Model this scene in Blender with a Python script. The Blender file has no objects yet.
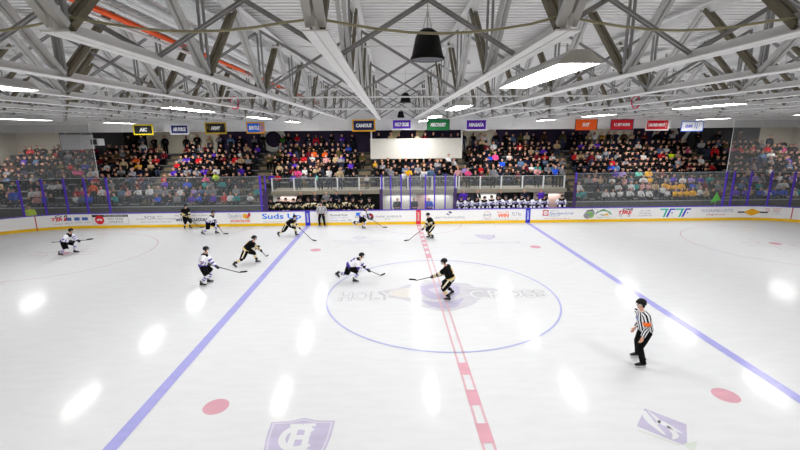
import bpy, math, random
from mathutils import Vector, Matrix
from mathutils.bvhtree import BVHTree

random.seed(11)
SC = bpy.context.scene
COL = SC.collection
PI = math.pi
R = math.radians
V = Vector

# ------------------------------------------------------------------ materials
def lin(c):
    return tuple((x / 255 / 12.92) if x / 255 <= .04045 else ((x / 255 + .055) / 1.055) ** 2.4 for x in c)

MATS = {}
def mat(name, rgb, rough=.6, metal=0., noise=.06, scale=6., coat=0., coat_rough=.1, emit=0., bump=0., stretch=None, spec=.5):
    if name in MATS:
        return MATS[name]
    m = bpy.data.materials.new(name); m.use_nodes = True
    nt = m.node_tree; b = nt.nodes['Principled BSDF']
    c = lin(rgb)
    b.inputs['Roughness'].default_value = rough
    b.inputs['Metallic'].default_value = metal
    b.inputs['Specular IOR Level'].default_value = spec
    if coat:
        b.inputs['Coat Weight'].default_value = coat
        b.inputs['Coat Roughness'].default_value = coat_rough
        b.inputs['Coat IOR'].default_value = 1.33
    tc = nt.nodes.new('ShaderNodeTexCoord'); tx = nt.nodes.new('ShaderNodeTexNoise')
    tx.inputs['Scale'].default_value = scale; tx.inputs['Detail'].default_value = 4
    if stretch:
        mp = nt.nodes.new('ShaderNodeMapping'); mp.inputs['Scale'].default_value = stretch
        mp.inputs['Rotation'].default_value = (0, 0, .5)
        nt.links.new(tc.outputs['Object'], mp.inputs['Vector']); nt.links.new(mp.outputs['Vector'], tx.inputs['Vector'])
    else:
        nt.links.new(tc.outputs['Object'], tx.inputs['Vector'])
    rp = nt.nodes.new('ShaderNodeValToRGB')
    rp.color_ramp.elements[0].position = .3; rp.color_ramp.elements[1].position = .7
    rp.color_ramp.elements[0].color = (*[x * (1 - noise) for x in c], 1)
    rp.color_ramp.elements[1].color = (*[min(1, x * (1 + noise)) for x in c], 1)
    nt.links.new(tx.outputs['Fac'], rp.inputs['Fac'])
    nt.links.new(rp.outputs['Color'], b.inputs['Base Color'])
    if bump:
        bp = nt.nodes.new('ShaderNodeBump'); bp.inputs['Strength'].default_value = bump; bp.inputs['Distance'].default_value = .01
        nt.links.new(tx.outputs['Fac'], bp.inputs['Height']); nt.links.new(bp.outputs['Normal'], b.inputs['Normal'])
    if emit:
        b.inputs['Emission Color'].default_value = (1, .985, .96, 1)
        b.inputs['Emission Strength'].default_value = emit
    MATS[name] = m
    return m

def clear_mat(name, rgb, clear, gloss=.0, rough=.05, textured=0.):
    m = bpy.data.materials.new(name); m.use_nodes = True
    nt = m.node_tree; nt.nodes.clear()
    out = nt.nodes.new('ShaderNodeOutputMaterial'); mx = nt.nodes.new('ShaderNodeMixShader')
    tr = nt.nodes.new('ShaderNodeBsdfTransparent'); df = nt.nodes.new('ShaderNodeBsdfPrincipled')
    df.inputs['Base Color'].default_value = (*lin(rgb), 1); df.inputs['Roughness'].default_value = rough if gloss else .7
    mx.inputs[0].default_value = 1 - clear
    if textured:
        tc = nt.nodes.new('ShaderNodeTexCoord'); tx = nt.nodes.new('ShaderNodeTexNoise'); tx.inputs['Scale'].default_value = textured
        mr = nt.nodes.new('ShaderNodeMapRange'); mr.inputs['From Min'].default_value = .3; mr.inputs['From Max'].default_value = .7
        mr.inputs['To Min'].default_value = (1 - clear) * .6; mr.inputs['To Max'].default_value = (1 - clear) * 1.4
        nt.links.new(tc.outputs['Object'], tx.inputs['Vector']); nt.links.new(tx.outputs['Fac'], mr.inputs['Value'])
        nt.links.new(mr.outputs['Result'], mx.inputs[0])
    nt.links.new(tr.outputs[0], mx.inputs[1]); nt.links.new(df.outputs[0], mx.inputs[2]); nt.links.new(mx.outputs[0], out.inputs[0])
    MATS[name] = m
    return m

def ice(name, rgb, noise=.03):
    return mat('ice ' + name, tuple(x * .93 for x in rgb), rough=.55, noise=noise, scale=1.2, coat=.45, coat_rough=.13, bump=.05, stretch=(1, 3.5, 1), spec=0.)

ICE = ice('white', (238, 240, 243), .025)
ICE_BLUE = ice('blue', (182, 182, 242), .05); ICE_RED = ice('red', (233, 178, 192), .05)
ICE_PINK = ice('pale pink', (234, 194, 204)); ICE_DOT = ice('dot', (230, 176, 190), .05)
ICE_LINE = ice('thin blue', (192, 196, 242)); ICE_THIN = ice('thin red', (222, 190, 198))
ICE_PURPLE = ice('purple', (206, 200, 226), .08); ICE_LILAC = ice('lilac', (226, 223, 237)); ICE_GREY = ice('grey', (214, 215, 220), .06)
ICE_SMOKE = ice('smoke', (221, 220, 228), .08); ICE_GOLD = ice('gold', (236, 233, 228)); ICE_SAGE = ice('sage', (224, 231, 225)); ICE_INK = ice('ink', (216, 216, 229))
STEEL = mat('painted steel', (206, 206, 206), .5, noise=.05)
BRACEM = mat('grey brace steel', (150, 150, 150), .55, noise=.06)
STEEL_CHORD = mat('painted chord steel', (240, 240, 240), .5, noise=.03)
OLIVE = mat('dark olive steel', (112, 104, 84), .6, noise=.08)  # darker tone for the truss diagonals that rise away from the viewer
DECK = mat('roof deck', (242, 242, 242), .6, noise=.03)
WHITE = mat('white board plastic', (252, 252, 253), .35, noise=.015)
YELLOW = mat('yellow kick plate', (252, 204, 4), .4, noise=.04)
PURPLE = mat('purple paint', (84, 48, 190), .45); DPURPLE = mat('dark purple paint', (58, 34, 92), .5)
CONC = mat('concrete', (84, 83, 80), .85, noise=.12, scale=3); CONC2 = mat('pale concrete', (160, 154, 138), .85, noise=.1)
STEP = mat('step concrete', (142, 128, 104), .85, noise=.12)
CREAM = mat('cream wall', (226, 218, 200), .8, noise=.03); DWALL = mat('purple wall', (42, 28, 62), .8); GWALL = mat('grey wall', (70, 70, 74), .8)
PINKW = mat('beige bench wall', (220, 188, 178), .8); OFFW = mat('off white panel', (232, 230, 222), .7, noise=.02)
ALU = mat('aluminium', (176, 178, 182), .4, metal=.4); WPOST = mat('white post', (225, 226, 228), .4)
BLACK = mat('black plastic', (8, 8, 9), .5, spec=.25); DARK = mat('dark rubber', (30, 30, 32), .7)
GALV = mat('galvanised duct', (222, 224, 228), .4, metal=.2); PIPEW = mat('white pipe', (232, 234, 236), .4); REDP = mat('orange red pipe', (255, 92, 18), .45)
CABLE = mat('olive cable', (168, 162, 128), .6); LAMPW = mat('lamp housing white', (206, 206, 204), .45)
GLOW = mat('lamp diffuser', (255, 255, 255), .5, emit=36.)
GLASS = clear_mat('rink glass', (150, 156, 158), .86, gloss=1, rough=.08)
NET = clear_mat('protective netting', (172, 174, 176), .7, textured=60.)
VISOR = clear_mat('clear visor', (210, 215, 220), .75, gloss=1)
SKIN = mat('skin', (226, 172, 146), .55, noise=.05, scale=20); HAIRB = mat('brown hair', (62, 42, 28), .7)
LIP = mat('lips', (176, 96, 88), .5); EYE = mat('eye', (30, 24, 22), .3)
JW = mat('white jersey', (240, 240, 246), .75, noise=.03, scale=14); JB = mat('black jersey', (12, 12, 14), .85, noise=.15, scale=14, spec=.12)
JP = mat('purple trim', (72, 44, 168), .7); JG = mat('gold trim', (224, 192, 112), .7); JGR = mat('pale gold trim', (224, 214, 186), .75)
GLV = mat('black glove leather', (26, 26, 28), .55); STICKM = mat('composite stick', (44, 44, 48), .35); TAPE = mat('black tape', (18, 18, 18), .85)
SBLADE = mat('skate steel', (200, 204, 210), .2, metal=1.); BOOT = mat('skate boot', (24, 24, 26), .4); SOLE = mat('skate holder', (228, 228, 232), .4)
ORANGE = mat('orange armband', (252, 112, 22), .6)

# ------------------------------------------------------------------ objects
def obj(name, me, parent=None, loc=None, rot=None, label=None):
    o = bpy.data.objects.new(name, me); COL.objects.link(o)
    if parent is not None: o.parent = parent
    if loc is not None: o.location = loc
    if rot is not None: o.rotation_euler = rot
    if label: o['label'] = label
    return o
def tag(o, label=None, cat=None, group=None, kind=None):
    if label: o['label'] = label
    if cat: o['category'] = cat
    if group: o['group'] = group
    if kind: o['kind'] = kind
    return o
def thing(name, label, cat, loc=(0, 0, 0), rz=0., group=None):
    return tag(obj(name, None, None, loc, (0, 0, rz)), label, cat, group)
KIDS = {}
def copy_tree(o, parent=None):
    c = o.copy(); COL.objects.link(c)
    if parent is not None: c.parent = parent
    for ch in o.children: copy_tree(ch, c)
    return c

class MB:
    def __init__(s): s.v = []; s.f = []; s.m = []
    def face(s, idx, mi=0): s.f.append(idx); s.m.append(mi)
    def box(s, x0, x1, y0, y1, z0, z1, mi=0):
        b = len(s.v)
        s.v += [(x, y, z) for z in (z0, z1) for y in (y0, y1) for x in (x0, x1)]
        for q in ((0, 2, 3, 1), (4, 5, 7, 6), (0, 1, 5, 4), (2, 6, 7, 3), (0, 4, 6, 2), (1, 3, 7, 5)):
            s.face([b + i for i in q], mi)
    def hexa(s, pts, mi=0):
        b = len(s.v); s.v += [tuple(p) for p in pts]
        for q in ((0, 3, 2, 1), (4, 5, 6, 7), (0, 1, 5, 4), (1, 2, 6, 5), (2, 3, 7, 6), (3, 0, 4, 7)):
            s.face([b + i for i in q], mi)
    def bar(s, p, q, w, h, side=(1, 0, 0), mi=0, off=0.):
        p = V(p); q = V(q); d = (q - p).normalized(); u = V(side); u = (u - d * u.dot(d)).normalized(); n = d.cross(u)
        o = u * off; a = u * w / 2; c = n * h / 2
        s.hexa([p + o - a - c, p + o + a - c, p + o + a + c, p + o - a + c, q + o - a - c, q + o + a - c, q + o + a + c, q + o - a + c], mi)
    def loft(s, pts, rads, side=(0, 1, 0), n=12, mats=None, caps=True, sub=1, mat_fn=None):
        pts = [V(p) for p in pts]; rads = [(r, r) if not isinstance(r, tuple) else r for r in rads]
        P = []; Q = []; M = []
        for i in range(len(pts) - 1):
            for k in range(sub):
                t = k / sub
                P.append(pts[i].lerp(pts[i + 1], t)); Q.append(tuple(rads[i][j] * (1 - t) + rads[i + 1][j] * t for j in (0, 1)))
                M.append(mats[i] if mats else 0)
        P.append(pts[-1]); Q.append(rads[-1])
        base = len(s.v)
        for i, p in enumerate(P):
            d = (P[min(i + 1, len(P) - 1)] - P[max(i - 1, 0)])
            if d.length < 1e-6: d = V((0, 0, 1))
            d.normalize(); u = V(side); u = u - d * u.dot(d)
            if u.length < 1e-3: u = V((1, 0, 0)) - d * d.x
            u.normalize(); w = d.cross(u)
            for k in range(n):
                a = 2 * PI * k / n
                s.v.append(tuple(p + u * (Q[i][0] * math.cos(a)) + w * (Q[i][1] * math.sin(a))))
        for i in range(len(P) - 1):
            for k in range(n):
                a = base + i * n + k; b = base + i * n + (k + 1) % n
                s.face([a, b, b + n, a + n], mat_fn(i, k, M[i]) if mat_fn else M[i])
        if caps:
            s.face([base + k for k in reversed(range(n))], mat_fn(0, 0, M[0]) if mat_fn else M[0])
            s.face([base + (len(P) - 1) * n + k for k in range(n)], M[-1])
    def tube(s, pts, r, n=8, mi=0, side=(0, 0, 1)): s.loft(pts, [r] * len(pts), side, n, [mi] * len(pts))
    def lathe(s, prof, c, n=20, mi=0):
        c = V(c); b = len(s.v)
        for r, z in prof:
            for k in range(n): s.v.append((c.x + r * math.cos(2 * PI * k / n), c.y + r * math.sin(2 * PI * k / n), c.z + z))
        for i in range(len(prof) - 1):
            for k in range(n):
                a = b + i * n + k; d = b + i * n + (k + 1) % n
                s.face([a, d, d + n, a + n], mi)
    def ball(s, c, r, n=10, m=6, mi=0, cut=None):
        c = V(c); r = V(r if isinstance(r, (tuple, list, Vector)) else (r, r, r)); b = len(s.v)
        for i in range(m + 1):
            th = PI * i / m
            for k in range(n):
                a = 2 * PI * k / n
                s.v.append((c.x + r.x * math.sin(th) * math.cos(a), c.y + r.y * math.sin(th) * math.sin(a), c.z + r.z * math.cos(th)))
        for i in range(m):
            for k in range(n):
                p = b + i * n + k; q = b + i * n + (k + 1) % n
                s.face([p, p + n, q + n, q], mi)
    def mesh(s, name, mats, smooth=False):
        me = bpy.data.meshes.new(name); me.from_pydata(s.v, [], s.f)
        for m in (mats if isinstance(mats, (list, tuple)) else [mats]): me.materials.append(m)
        me.polygons.foreach_set('material_index', s.m)
        if smooth: me.polygons.foreach_set('use_smooth', [True] * len(s.f))
        me.update(); return me
    def build(s, name, mats, parent=None, loc=None, rot=None, label=None, smooth=False):
        return obj(name, s.mesh(name, mats, smooth), parent, loc, rot, label)

# ------------------------------------------------------------------ flat printed artwork (text, shapes)
TXT = {}
def text_geo(t, bold=0., shear=0.):
    key = (t, bold, shear)
    if key in TXT: return TXT[key]
    cu = bpy.data.curves.new('lettering', 'FONT'); cu.body = t; cu.offset = bold; cu.shear = shear; cu.resolution_u = 3
    o = bpy.data.objects.new('lettering', cu); COL.objects.link(o)
    dg = bpy.context.evaluated_depsgraph_get(); me = bpy.data.meshes.new_from_object(o.evaluated_get(dg))
    xs = [v.co.x for v in me.vertices] or [0, 1]; ys = [v.co.y for v in me.vertices] or [0, 1]
    x0, x1, y0, y1 = min(xs), max(xs), min(ys), max(ys)
    out = ([((v.co.x - x0) / (x1 - x0 + 1e-9), (v.co.y - y0) / (y1 - y0 + 1e-9)) for v in me.vertices], [list(p.vertices) for p in me.polygons], (x1 - x0) / (y1 - y0 + 1e-9))
    bpy.data.objects.remove(o); bpy.data.curves.remove(cu); bpy.data.meshes.remove(me)
    TXT[key] = out
    return out

class Flat:
    """printed artwork: polygons in (u, v) metres, each with a layer and a material"""
    def __init__(s): s.v = []; s.f = []; s.m = []; s.mats = []
    def mi(s, m):
        if m not in s.mats: s.mats.append(m)
        return s.mats.index(m)
    def poly(s, pts, m, layer=0):
        b = len(s.v); s.v += [(p[0], p[1], layer) for p in pts]; s.f.append(list(range(b, b + len(pts)))); s.m.append(s.mi(m))
    def strip(s, a, c, m, layer=0):
        for i in range(len(a) - 1): s.poly([a[i], a[i + 1], c[i + 1], c[i]], m, layer)
    def rect(s, u0, v0, u1, v1, m, layer=0, n=None):
        n = n or max(1, int(abs(u1 - u0) / .5))
        for i in range(n):
            a = u0 + (u1 - u0) * i / n; b = u0 + (u1 - u0) * (i + 1) / n
            s.poly([(a, v0), (b, v0), (b, v1), (a, v1)], m, layer)
    def disc(s, cu, cv, ru, m, layer=0, rv=None, n=28):
        s.poly([(cu + ru * math.cos(2 * PI * k / n), cv + (rv or ru) * math.sin(2 * PI * k / n)) for k in range(n)], m, layer)
    def ring(s, cu, cv, r0, r1, m, layer=0, n=96, a0=0., a1=2 * PI):
        A = [(cu + r0 * math.cos(a0 + (a1 - a0) * k / n), cv + r0 * math.sin(a0 + (a1 - a0) * k / n)) for k in range(n + 1)]
        B = [(cu + r1 * math.cos(a0 + (a1 - a0) * k / n), cv + r1 * math.sin(a0 + (a1 - a0) * k / n)) for k in range(n + 1)]
        s.strip(A, B, m, layer)
    def line(s, p, q, w, m, layer=0):
        d = (V(q) - V(p)).normalized(); n = V((-d.y, d.x)) * w / 2
        s.poly([V(p) - n, V(q) - n, V(q) + n, V(p) + n], m, layer)
    def text(s, t, u0, v0, w, h, m, layer=1, bold=.0, shear=0., xform=None):
        vs, fs, asp = text_geo(t, bold, shear)
        if w is None: w = h * asp
        b = len(s.v); i = s.mi(m)
        for x, y in vs:
            p = (u0 + x * w, v0 + y * h)
            if xform: p = xform(*p)
            s.v.append((p[0], p[1], layer))
        for f in fs: s.f.append([b + k for k in f]); s.m.append(i)
        return w
    def build(s, name, fn, parent=None, label=None):
        me = bpy.data.meshes.new(name); me.from_pydata([tuple(fn(*p)) for p in s.v], [], s.f)
        for m in s.mats: me.materials.append(m)
        me.polygons.foreach_set('material_index', s.m); me.update()
        return obj(name, me, parent, label=label)

# ------------------------------------------------------------------ rink outline
W = 13.27; HL = 30.48; RC = 7.2; XC = HL - RC; YC = W - RC
def outline(s, off=0.):
    """point on the far boards at arc length s from centre ice (positive to the right), OFF outside the inner face"""
    g = 1 if s >= 0 else -1; a = abs(s)
    if a <= XC: return V((s, W + off, 0)), V((0, 1, 0))
    t = (a - XC) / RC
    if t <= PI / 2: n = V((g * math.sin(t), math.cos(t), 0)); return V((g * XC, YC, 0)) + n * (RC + off), n
    e = a - XC - RC * PI / 2
    return V((g * (HL + off), YC - e, 0)), V((g, 0, 0))
S_CORNER = XC + RC * PI / 2
def loop_pts(off, step=.6):
    L = []
    pts = []
    n = int((XC * 2) / 2); pts += [outline(-XC + 2 * XC * i / n, off)[0] for i in range(n)]
    for i in range(19): pts.append(outline(XC + RC * PI / 2 * i / 18, off)[0])
    half = pts                                                # left end of straight -> right corner end
    far = [outline(-(XC + RC * PI / 2 * (18 - i) / 18), off)[0] for i in range(18)] + half
    near = [V((p.x, -p.y, 0)) for p in reversed(far)]
    return far + near

# ------------------------------------------------------------------ ice
m = MB(); lp = loop_pts(.05)
m.v = [(p.x, p.y, 0) for p in lp]; m.face(list(range(len(lp)))[::-1])
floor = m.build('floor', ICE); tag(floor, 'white rink ice sheet with faded painted lines', kind='structure')
if floor.data.polygons[0].normal.z < 0: floor.data.flip_normals()
def on_ice(u, v, l): return (u, v, .0015 + .0008 * l)
def on_ice_top(u, v, l): return (u, v, .008 + .0008 * l)
BX = 7.89; DX, DY = 6.24, 6.85; EX = 20.2; GX = 26.55
def lines():
    f = Flat(); f.rect(-.15, -W, -.09, W, ICE_PINK); f.rect(.09, -W, .15, W, ICE_PINK)
    for a, b in ((-5.74, -5.14), (-7.02, -6.41), (-8.26, -7.66), (-9.5, -8.9), (-10.7, -10.1), (12.5, 13.0), (11.4, 11.95), (10.3, 10.86), (9.25, 9.77), (8.25, 8.75), (7.3, 7.82), (6.33, 6.8), (5.0, 5.75)):
        f.rect(-.145, a, .15, b, ICE_RED, 1)
    f.build('centre_line', on_ice_top, floor, 'faded pink centre line of two rails with chequer blocks')
    for x in (-BX, BX):
        f = Flat(); f.rect(x - .15, -W, x + .15, W, ICE_BLUE); f.build('blue_line', on_ice_top, floor, 'pale blue line across the ice')
    f = Flat(); f.ring(0, 0, 4.53, 4.6, ICE_LINE); f.build('centre_circle', on_ice_top, floor, 'thin pale blue circle')
    for x in (-DX, DX):
        for y in (-DY, DY):
            f = Flat(); f.disc(x, y, .3, ICE_DOT); f.build('face_off_spot', on_ice, floor, 'faded pink round spot')
    for x in (-EX, EX):
        for y in (-DY, DY):
            f = Flat(); f.ring(x, y, 4.54, 4.59, ICE_THIN); f.disc(x, y, .3, ICE_DOT, 1)
            for sx in (-1, 1):
                for sy in (-1, 1):
                    f.rect(x + sx * .6, y + sy * .23, x + sx * 1.8, y + sy * .28, ICE_THIN, 1); f.rect(x + sx * .6, y + sy * .23, x + sx * .65, y + sy * 1.1, ICE_THIN, 1)
                    f.rect(x + sx * .85, y + sy * 4.57, x + sx * .9, y + sy * 5.2, ICE_THIN, 1)
            f.build('face_off_circle', on_ice, floor, 'thin faded red circle with hash marks')
        f = Flat(); gy = YC + math.sqrt(RC * RC - (GX - XC) ** 2); g = GX if x > 0 else -GX
        f.rect(g - .025, -gy, g + .025, gy, ICE_THIN); f.build('goal_line', on_ice, floor, 'thin red goal line')
    f = Flat(); f.ring(0, W, 3.02, 3.07, ICE_THIN, a0=PI, a1=2 * PI); f.build('officials_arc', on_ice, floor, 'thin grey half circle by the boards')
lines()
# crest and lettering at centre ice
def centre_logo():
    f = Flat()
    out = [(-2.3, .55), (-1.7, .75), (-1.2, 1.25), (-.75, 1.2), (-.5, 1.7), (0, 1.45), (.4, 1.75), (.8, 1.3), (1.3, 1.2), (1.55, .75), (2.6, .5), (3.6, .12), (2.4, -.1), (1.5, -.55), (1.1, -1.1), (.4, -1.55), (0, -1.7), (-.45, -1.5), (-1.1, -1.05), (-1.5, -.5), (-2.1, -.25), (-2.6, .2)]
    f.poly(out, ICE_SMOKE, 0)
    f.poly([(-2.1, .5), (-1.3, .75), (-.9, .3), (-1.2, -.35), (-1.7, -.2), (-2.3, .15)], ICE_GOLD, 1)
    f.poly([(-.8, .9), (-.3, 1.2), (.3, 1.2), (.9, .9), (.8, .1), (.4, -.5), (-.4, -.5), (-.8, .1)], ICE_PURPLE, 1)
    f.poly([(-.5, .6), (.1, .8), (.6, .55), (.3, .1), (-.2, .05)], ICE_LILAC, 2)
    f.poly([(-.9, -.5), (-.3, -.75), (.4, -.7), (.9, -.4), (.5, -1.2), (0, -1.45), (-.5, -1.2)], ICE_PURPLE, 1)
    f.poly([(1.0, .5), (2.2, .45), (2.9, .22), (1.4, 0)], ICE_GREY, 1)
    f.build('centre_logo', on_ice, floor, 'faded grey and purple team crest at centre ice')
    f = Flat()
    def word(t, u0, u1, h):
        f.text(t, u0, -.52, u1 - u0, h, ICE_GREY, 3, bold=.06); f.text(t, u0 + .02, -.48, u1 - u0 - .04, h - .08, ICE, 4, bold=.0)
    word('HOLY', -4.1, -1.9, .95); word('CROSS', 1.15, 4.3, .9)
    f.build('centre_lettering', on_ice, floor, 'faded grey outlined lettering across centre ice')
    # shield with monogram on the near side of centre
    f = Flat(); cx, cy = -4.03, -8.05
    def shield(k, m, l):
        pts = [(0, .72), (.3, .62), (.72, .6)]
        pts += [(.72 * math.cos(a) ** .6, .6 - 1.5 * math.sin(a)) for a in [PI / 2 * i / 8 for i in range(1, 9)]]
        pts += [(-p[0], p[1]) for p in reversed(pts[1:-1])]
        f.poly([(cx + p[0] * k, cy + (p[1]) * k) for p in pts], m, l)
    shield(1, ICE_PURPLE, 0); shield(.94, ICE_LILAC, 1); shield(.88, ICE_PURPLE, 2)
    f.ring(cx - .02, cy + .08, .25, .4, ICE, 3, 40, .6, 2 * PI - .6)
    f.rect(cx - .2, cy - .34, cx - .06, cy + .5, ICE, 4); f.rect(cx + .1, cy - .34, cx + .24, cy + .5, ICE, 4); f.rect(cx - .1, cy + .02, cx + .14, cy + .16, ICE, 5)
    for q in (-.13, .17):
        f.rect(cx + q - .14, cy + .43, cx + q + .14, cy + .52, ICE, 5); f.rect(cx + q - .14, cy - .36, cx + q + .14, cy - .27, ICE, 5)
    f.build('shield_logo', on_ice, floor, 'pale purple shield with white interlocked HC monogram')
    # purple block with white swooshes, right
    f = Flat(); f.poly([(3.95, -7.27), (4.55, -7.84), (4.1, -8.5), (3.42, -7.86)][::-1], ICE_PURPLE, 0)
    def q(a, b): return (3.95 + .6 * a - .53 * b, -7.27 - .57 * a - .6 * b)
    for k, (a0, b0, a1, b1, w) in enumerate(((.02, .12, .62, .86, .1), (.1, .06, .4, .55, .05), (.45, .3, .95, .5, .13), (.62, .42, .8, .92, .07))):
        A = [];B = []
        for i in range(9):
            t = i / 8; bend = .12 * math.sin(PI * t); ww = w * math.sin(PI * (.1 + .8 * t))
            u = a0 + (a1 - a0) * t + bend * (1 if k % 2 else -1); v = b0 + (b1 - b0) * t
            A.append(q(u - ww, v + ww * .4)); B.append(q(u + ww, v - ww * .4))
        f.strip(A, B, ICE, 1)
    f.poly([q(0, 1.12), q(.95, 1.02), q(.98, 1.08), q(.1, 1.18)], ICE_SAGE, 1); f.poly([q(1.02, .95), q(1.3, .55), q(1.28, 1.15)], ICE_SAGE, 1)
    f.build('sponsor_logo', on_ice, floor, 'pale purple block with white swooshes and sage tail')
    f = Flat(); f.poly([(-3.9, 9.1), (-3.45, 9.55), (-4.0, 9.95), (-4.5, 9.55)], ICE_INK, 0); f.poly([(-3.9, 9.35), (-3.65, 9.55), (-4.0, 9.75), (-4.25, 9.55)], ICE, 1)
    f.text('SAINT VINCENT', -5.5, 8.55, 3.1, .32, ICE_INK, 0); f.text('HOSPITAL', -4.9, 8.05, 1.9, .32, ICE_INK, 0)
    f.build('hospital_logo', on_ice, floor, 'faint grey diamond over two lines of lettering')
    f = Flat(); f.poly([(3.35, 9.95), (4.65, 9.75), (4.5, 9.1), (4.0, 8.6), (3.5, 9.15)], ICE_PURPLE, 0); f.poly([(3.55, 9.75), (4.45, 9.62), (4.35, 9.15), (4.0, 8.85), (3.65, 9.2)], ICE_LILAC, 1)
    f.text('HC', 3.72, 9.08, .6, .5, ICE_PURPLE, 2, bold=.03); f.text('GOHOLYCROSS.COM', 2.05, 7.75, 3.65, .3, ICE_INK, 0, bold=.02)
    f.build('website_logo', on_ice, floor, 'faint small purple shield over a web address')
centre_logo()

# ------------------------------------------------------------------ boards, glass, adverts
boards = thing('dasher_boards', 'white rink boards with yellow kick plate, purple cap rail and adverts', 'rink boards', (0, 0, 0))
def band(name, o0, o1, z0, z1, m, label):
    A = loop_pts(o0); B = loop_pts(o1); n = len(A); mb = MB()
    mb.v = [(p.x, p.y, z0) for p in A] + [(p.x, p.y, z1) for p in A] + [(p.x, p.y, z0) for p in B] + [(p.x, p.y, z1) for p in B]
    for i in range(n):
        j = (i + 1) % n
        mb.face([i, i + n, j + n, j]); mb.face([i + 2 * n, j + 2 * n, j + 3 * n, i + 3 * n]); mb.face([i + n, i + 3 * n, j + 3 * n, j + n])
    return mb.build(name, m, boards, label=label)
band('board_panel', 0, .1, .0, 1.03, WHITE, 'white board face')
band('kick_plate', -.012, .02, 0, .2, YELLOW, 'yellow kick plate')
band('cap_rail', -.03, .14, 1.03, 1.08, PURPLE, 'purple cap rail')
GT = 3.5
def pane(s0, s1, top=GT, off=.05):
    mb = MB(); n = max(1, int(abs(s1 - s0) / .6))
    for i in range(n):
        a, b = s0 + (s1 - s0) * i / n, s0 + (s1 - s0) * (i + 1) / n
        p, q = outline(a, off)[0], outline(b, off)[0]; r, t = outline(b, off + .014)[0], outline(a, off + .014)[0]
        mb.hexa([(*p.xy, 1.08), (*q.xy, 1.08), (*r.xy, 1.08), (*t.xy, 1.08), (*p.xy, top), (*q.xy, top), (*r.xy, top), (*t.xy, top)])
    mb.build('glass_pane', GLASS, boards)
def post(s, z0, z1, w, m, name='glass_post', off=.05):
    p, n = outline(s, off); mb = MB(); t = V((n.y, -n.x, 0))
    c = [p - t * w / 2 - n * .03, p + t * w / 2 - n * .03, p + t * w / 2 + n * .05, p - t * w / 2 + n * .05]
    mb.hexa([(*x.xy, z0) for x in c] + [(*x.xy, z1) for x in c]); mb.build(name, m, boards)
left_posts = [-30.4, -28.3, -26.93, -25.72, -24.45, -23.15, -21.63]; right_posts = [22.05, 22.61, 23.84, 25.14, 26.45, 28.2, 30.3]
for s in left_posts + right_posts: post(s, 1.08, GT + .05, .11, PURPLE)
for P in (left_posts, right_posts):
    for a, b in zip(P[:-1], P[1:]): pane(a, b)
for a, b in ((-S_CORNER, -30.4), (30.3, S_CORNER)): pane(a, b)
e = [-21.63, -19.5, -17.4, -15.3, -13.2, -11.07]
for a, b in zip(e[:-1], e[1:]): pane(a + .01, b - .01)
e = [11.19, 13.4, 15.6, 17.8, 20, 22.05]
for a, b in zip(e[:-1], e[1:]): pane(a + .01, b - .01)
post(-11.07, 1.08, GT + .1, .13, PURPLE); post(-10.78, 1.08, 2.5, .26, DPURPLE, 'bench_end_post'); post(-10.72, 2.5, GT + .1, .08, PURPLE)
post(11.19, 1.08, 2.9, .2, DPURPLE, 'bench_end_post'); post(11.19, 2.9, GT + .1, .1, PURPLE)
PB = [-2.64, -1.96, -1.23, -.58, .49, 1.14, 1.9, 2.61]
for s in PB[1:-1]: post(s, 1.08, GT + .05, .09, PURPLE)
for s in (-2.64, 2.61): post(s, 1.08, 2.55, .22, DPURPLE, 'bench_end_post'); post(s + (.03 if s < 0 else -.03), 2.55, GT + .05, .09, PURPLE)
for a, b in zip(PB[:-1], PB[1:]): pane(a, b)
# top edge trim of the seamless glass
for a, b in ((-S_CORNER, -11.1), (11.2, S_CORNER)):
    mb = MB(); N = 40; pts = [outline(a + (b - a) * i / N, .057)[0] + V((0, 0, GT + .015)) for i in range(N + 1)]
    mb.tube(pts, .018, 6); mb.build('glass_top_trim', ALU, boards)
def on_boards(u, v, l):
    p, n = outline(u, -.004 - .0025 * l); return (p.x, p.y, v)
def C(name, rgb, **k): return mat('print ' + name, rgb, .5, noise=.02, **k)
PBLUE = C('blue', (30, 44, 200)); PRED = C('red', (226, 24, 44)); PLB = C('bright blue', (28, 128, 246)); PGREY = C('grey', (150, 152, 160)); PBLK = C('black', (24, 24, 28))
PTEAL = C('teal', (20, 186, 176)); PNAVY = C('navy', (36, 44, 96)); PORG = C('orange', (250, 116, 60)); PGRN = C('green', (40, 140, 70)); PLIME = C('lime', (120, 210, 50))
PYEL = C('yellow', (250, 184, 20)); PMAR = C('crimson', (196, 30, 62)); PSTL = C('steel blue', (72, 112, 190)); PLAV = C('pale slate', (150, 156, 190)); PROSE = C('rose', (206, 96, 112)); PWH = C('white', (248, 248, 250)); PTAN = C('tan', (196, 180, 150))
def ad(label, fn):
    f = Flat(); fn(f); f.build('advert_logo', on_boards, boards, label)
def a1(f):
    c = -24.95; f.text('CAR', c - .35, .82, .75, .17, PBLK, 1, .03, .3); f.text('TIRE', c - .62, .58, 1.1, .24, PRED, 1, .04, .3)
    for x in (-.45, .2): f.ring(c + x, .5, .05, .09, PGREY, 0, 16)
    f.text('CENTERS', c - .55, .34, 1.0, .07, PGREY, 1)
ad('red and black tyre shop advert on the left corner boards', a1)
def a2(f):
    c = -24.0; f.rect(c - .75, .58, c + .75, .8, PSTL, 0); f.text('MICHELIN', c - .35, .62, .95, .13, PWH, 1, .03); f.rect(c - .68, .6, c - .5, .78, PNAVY, 1)
    f.text('WORCESTER SHREWSBURY AUBURN', c - .9, .4, 1.8, .06, PGREY, 1)
ad('small blue boxed advert on the left corner boards', a2)
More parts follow.
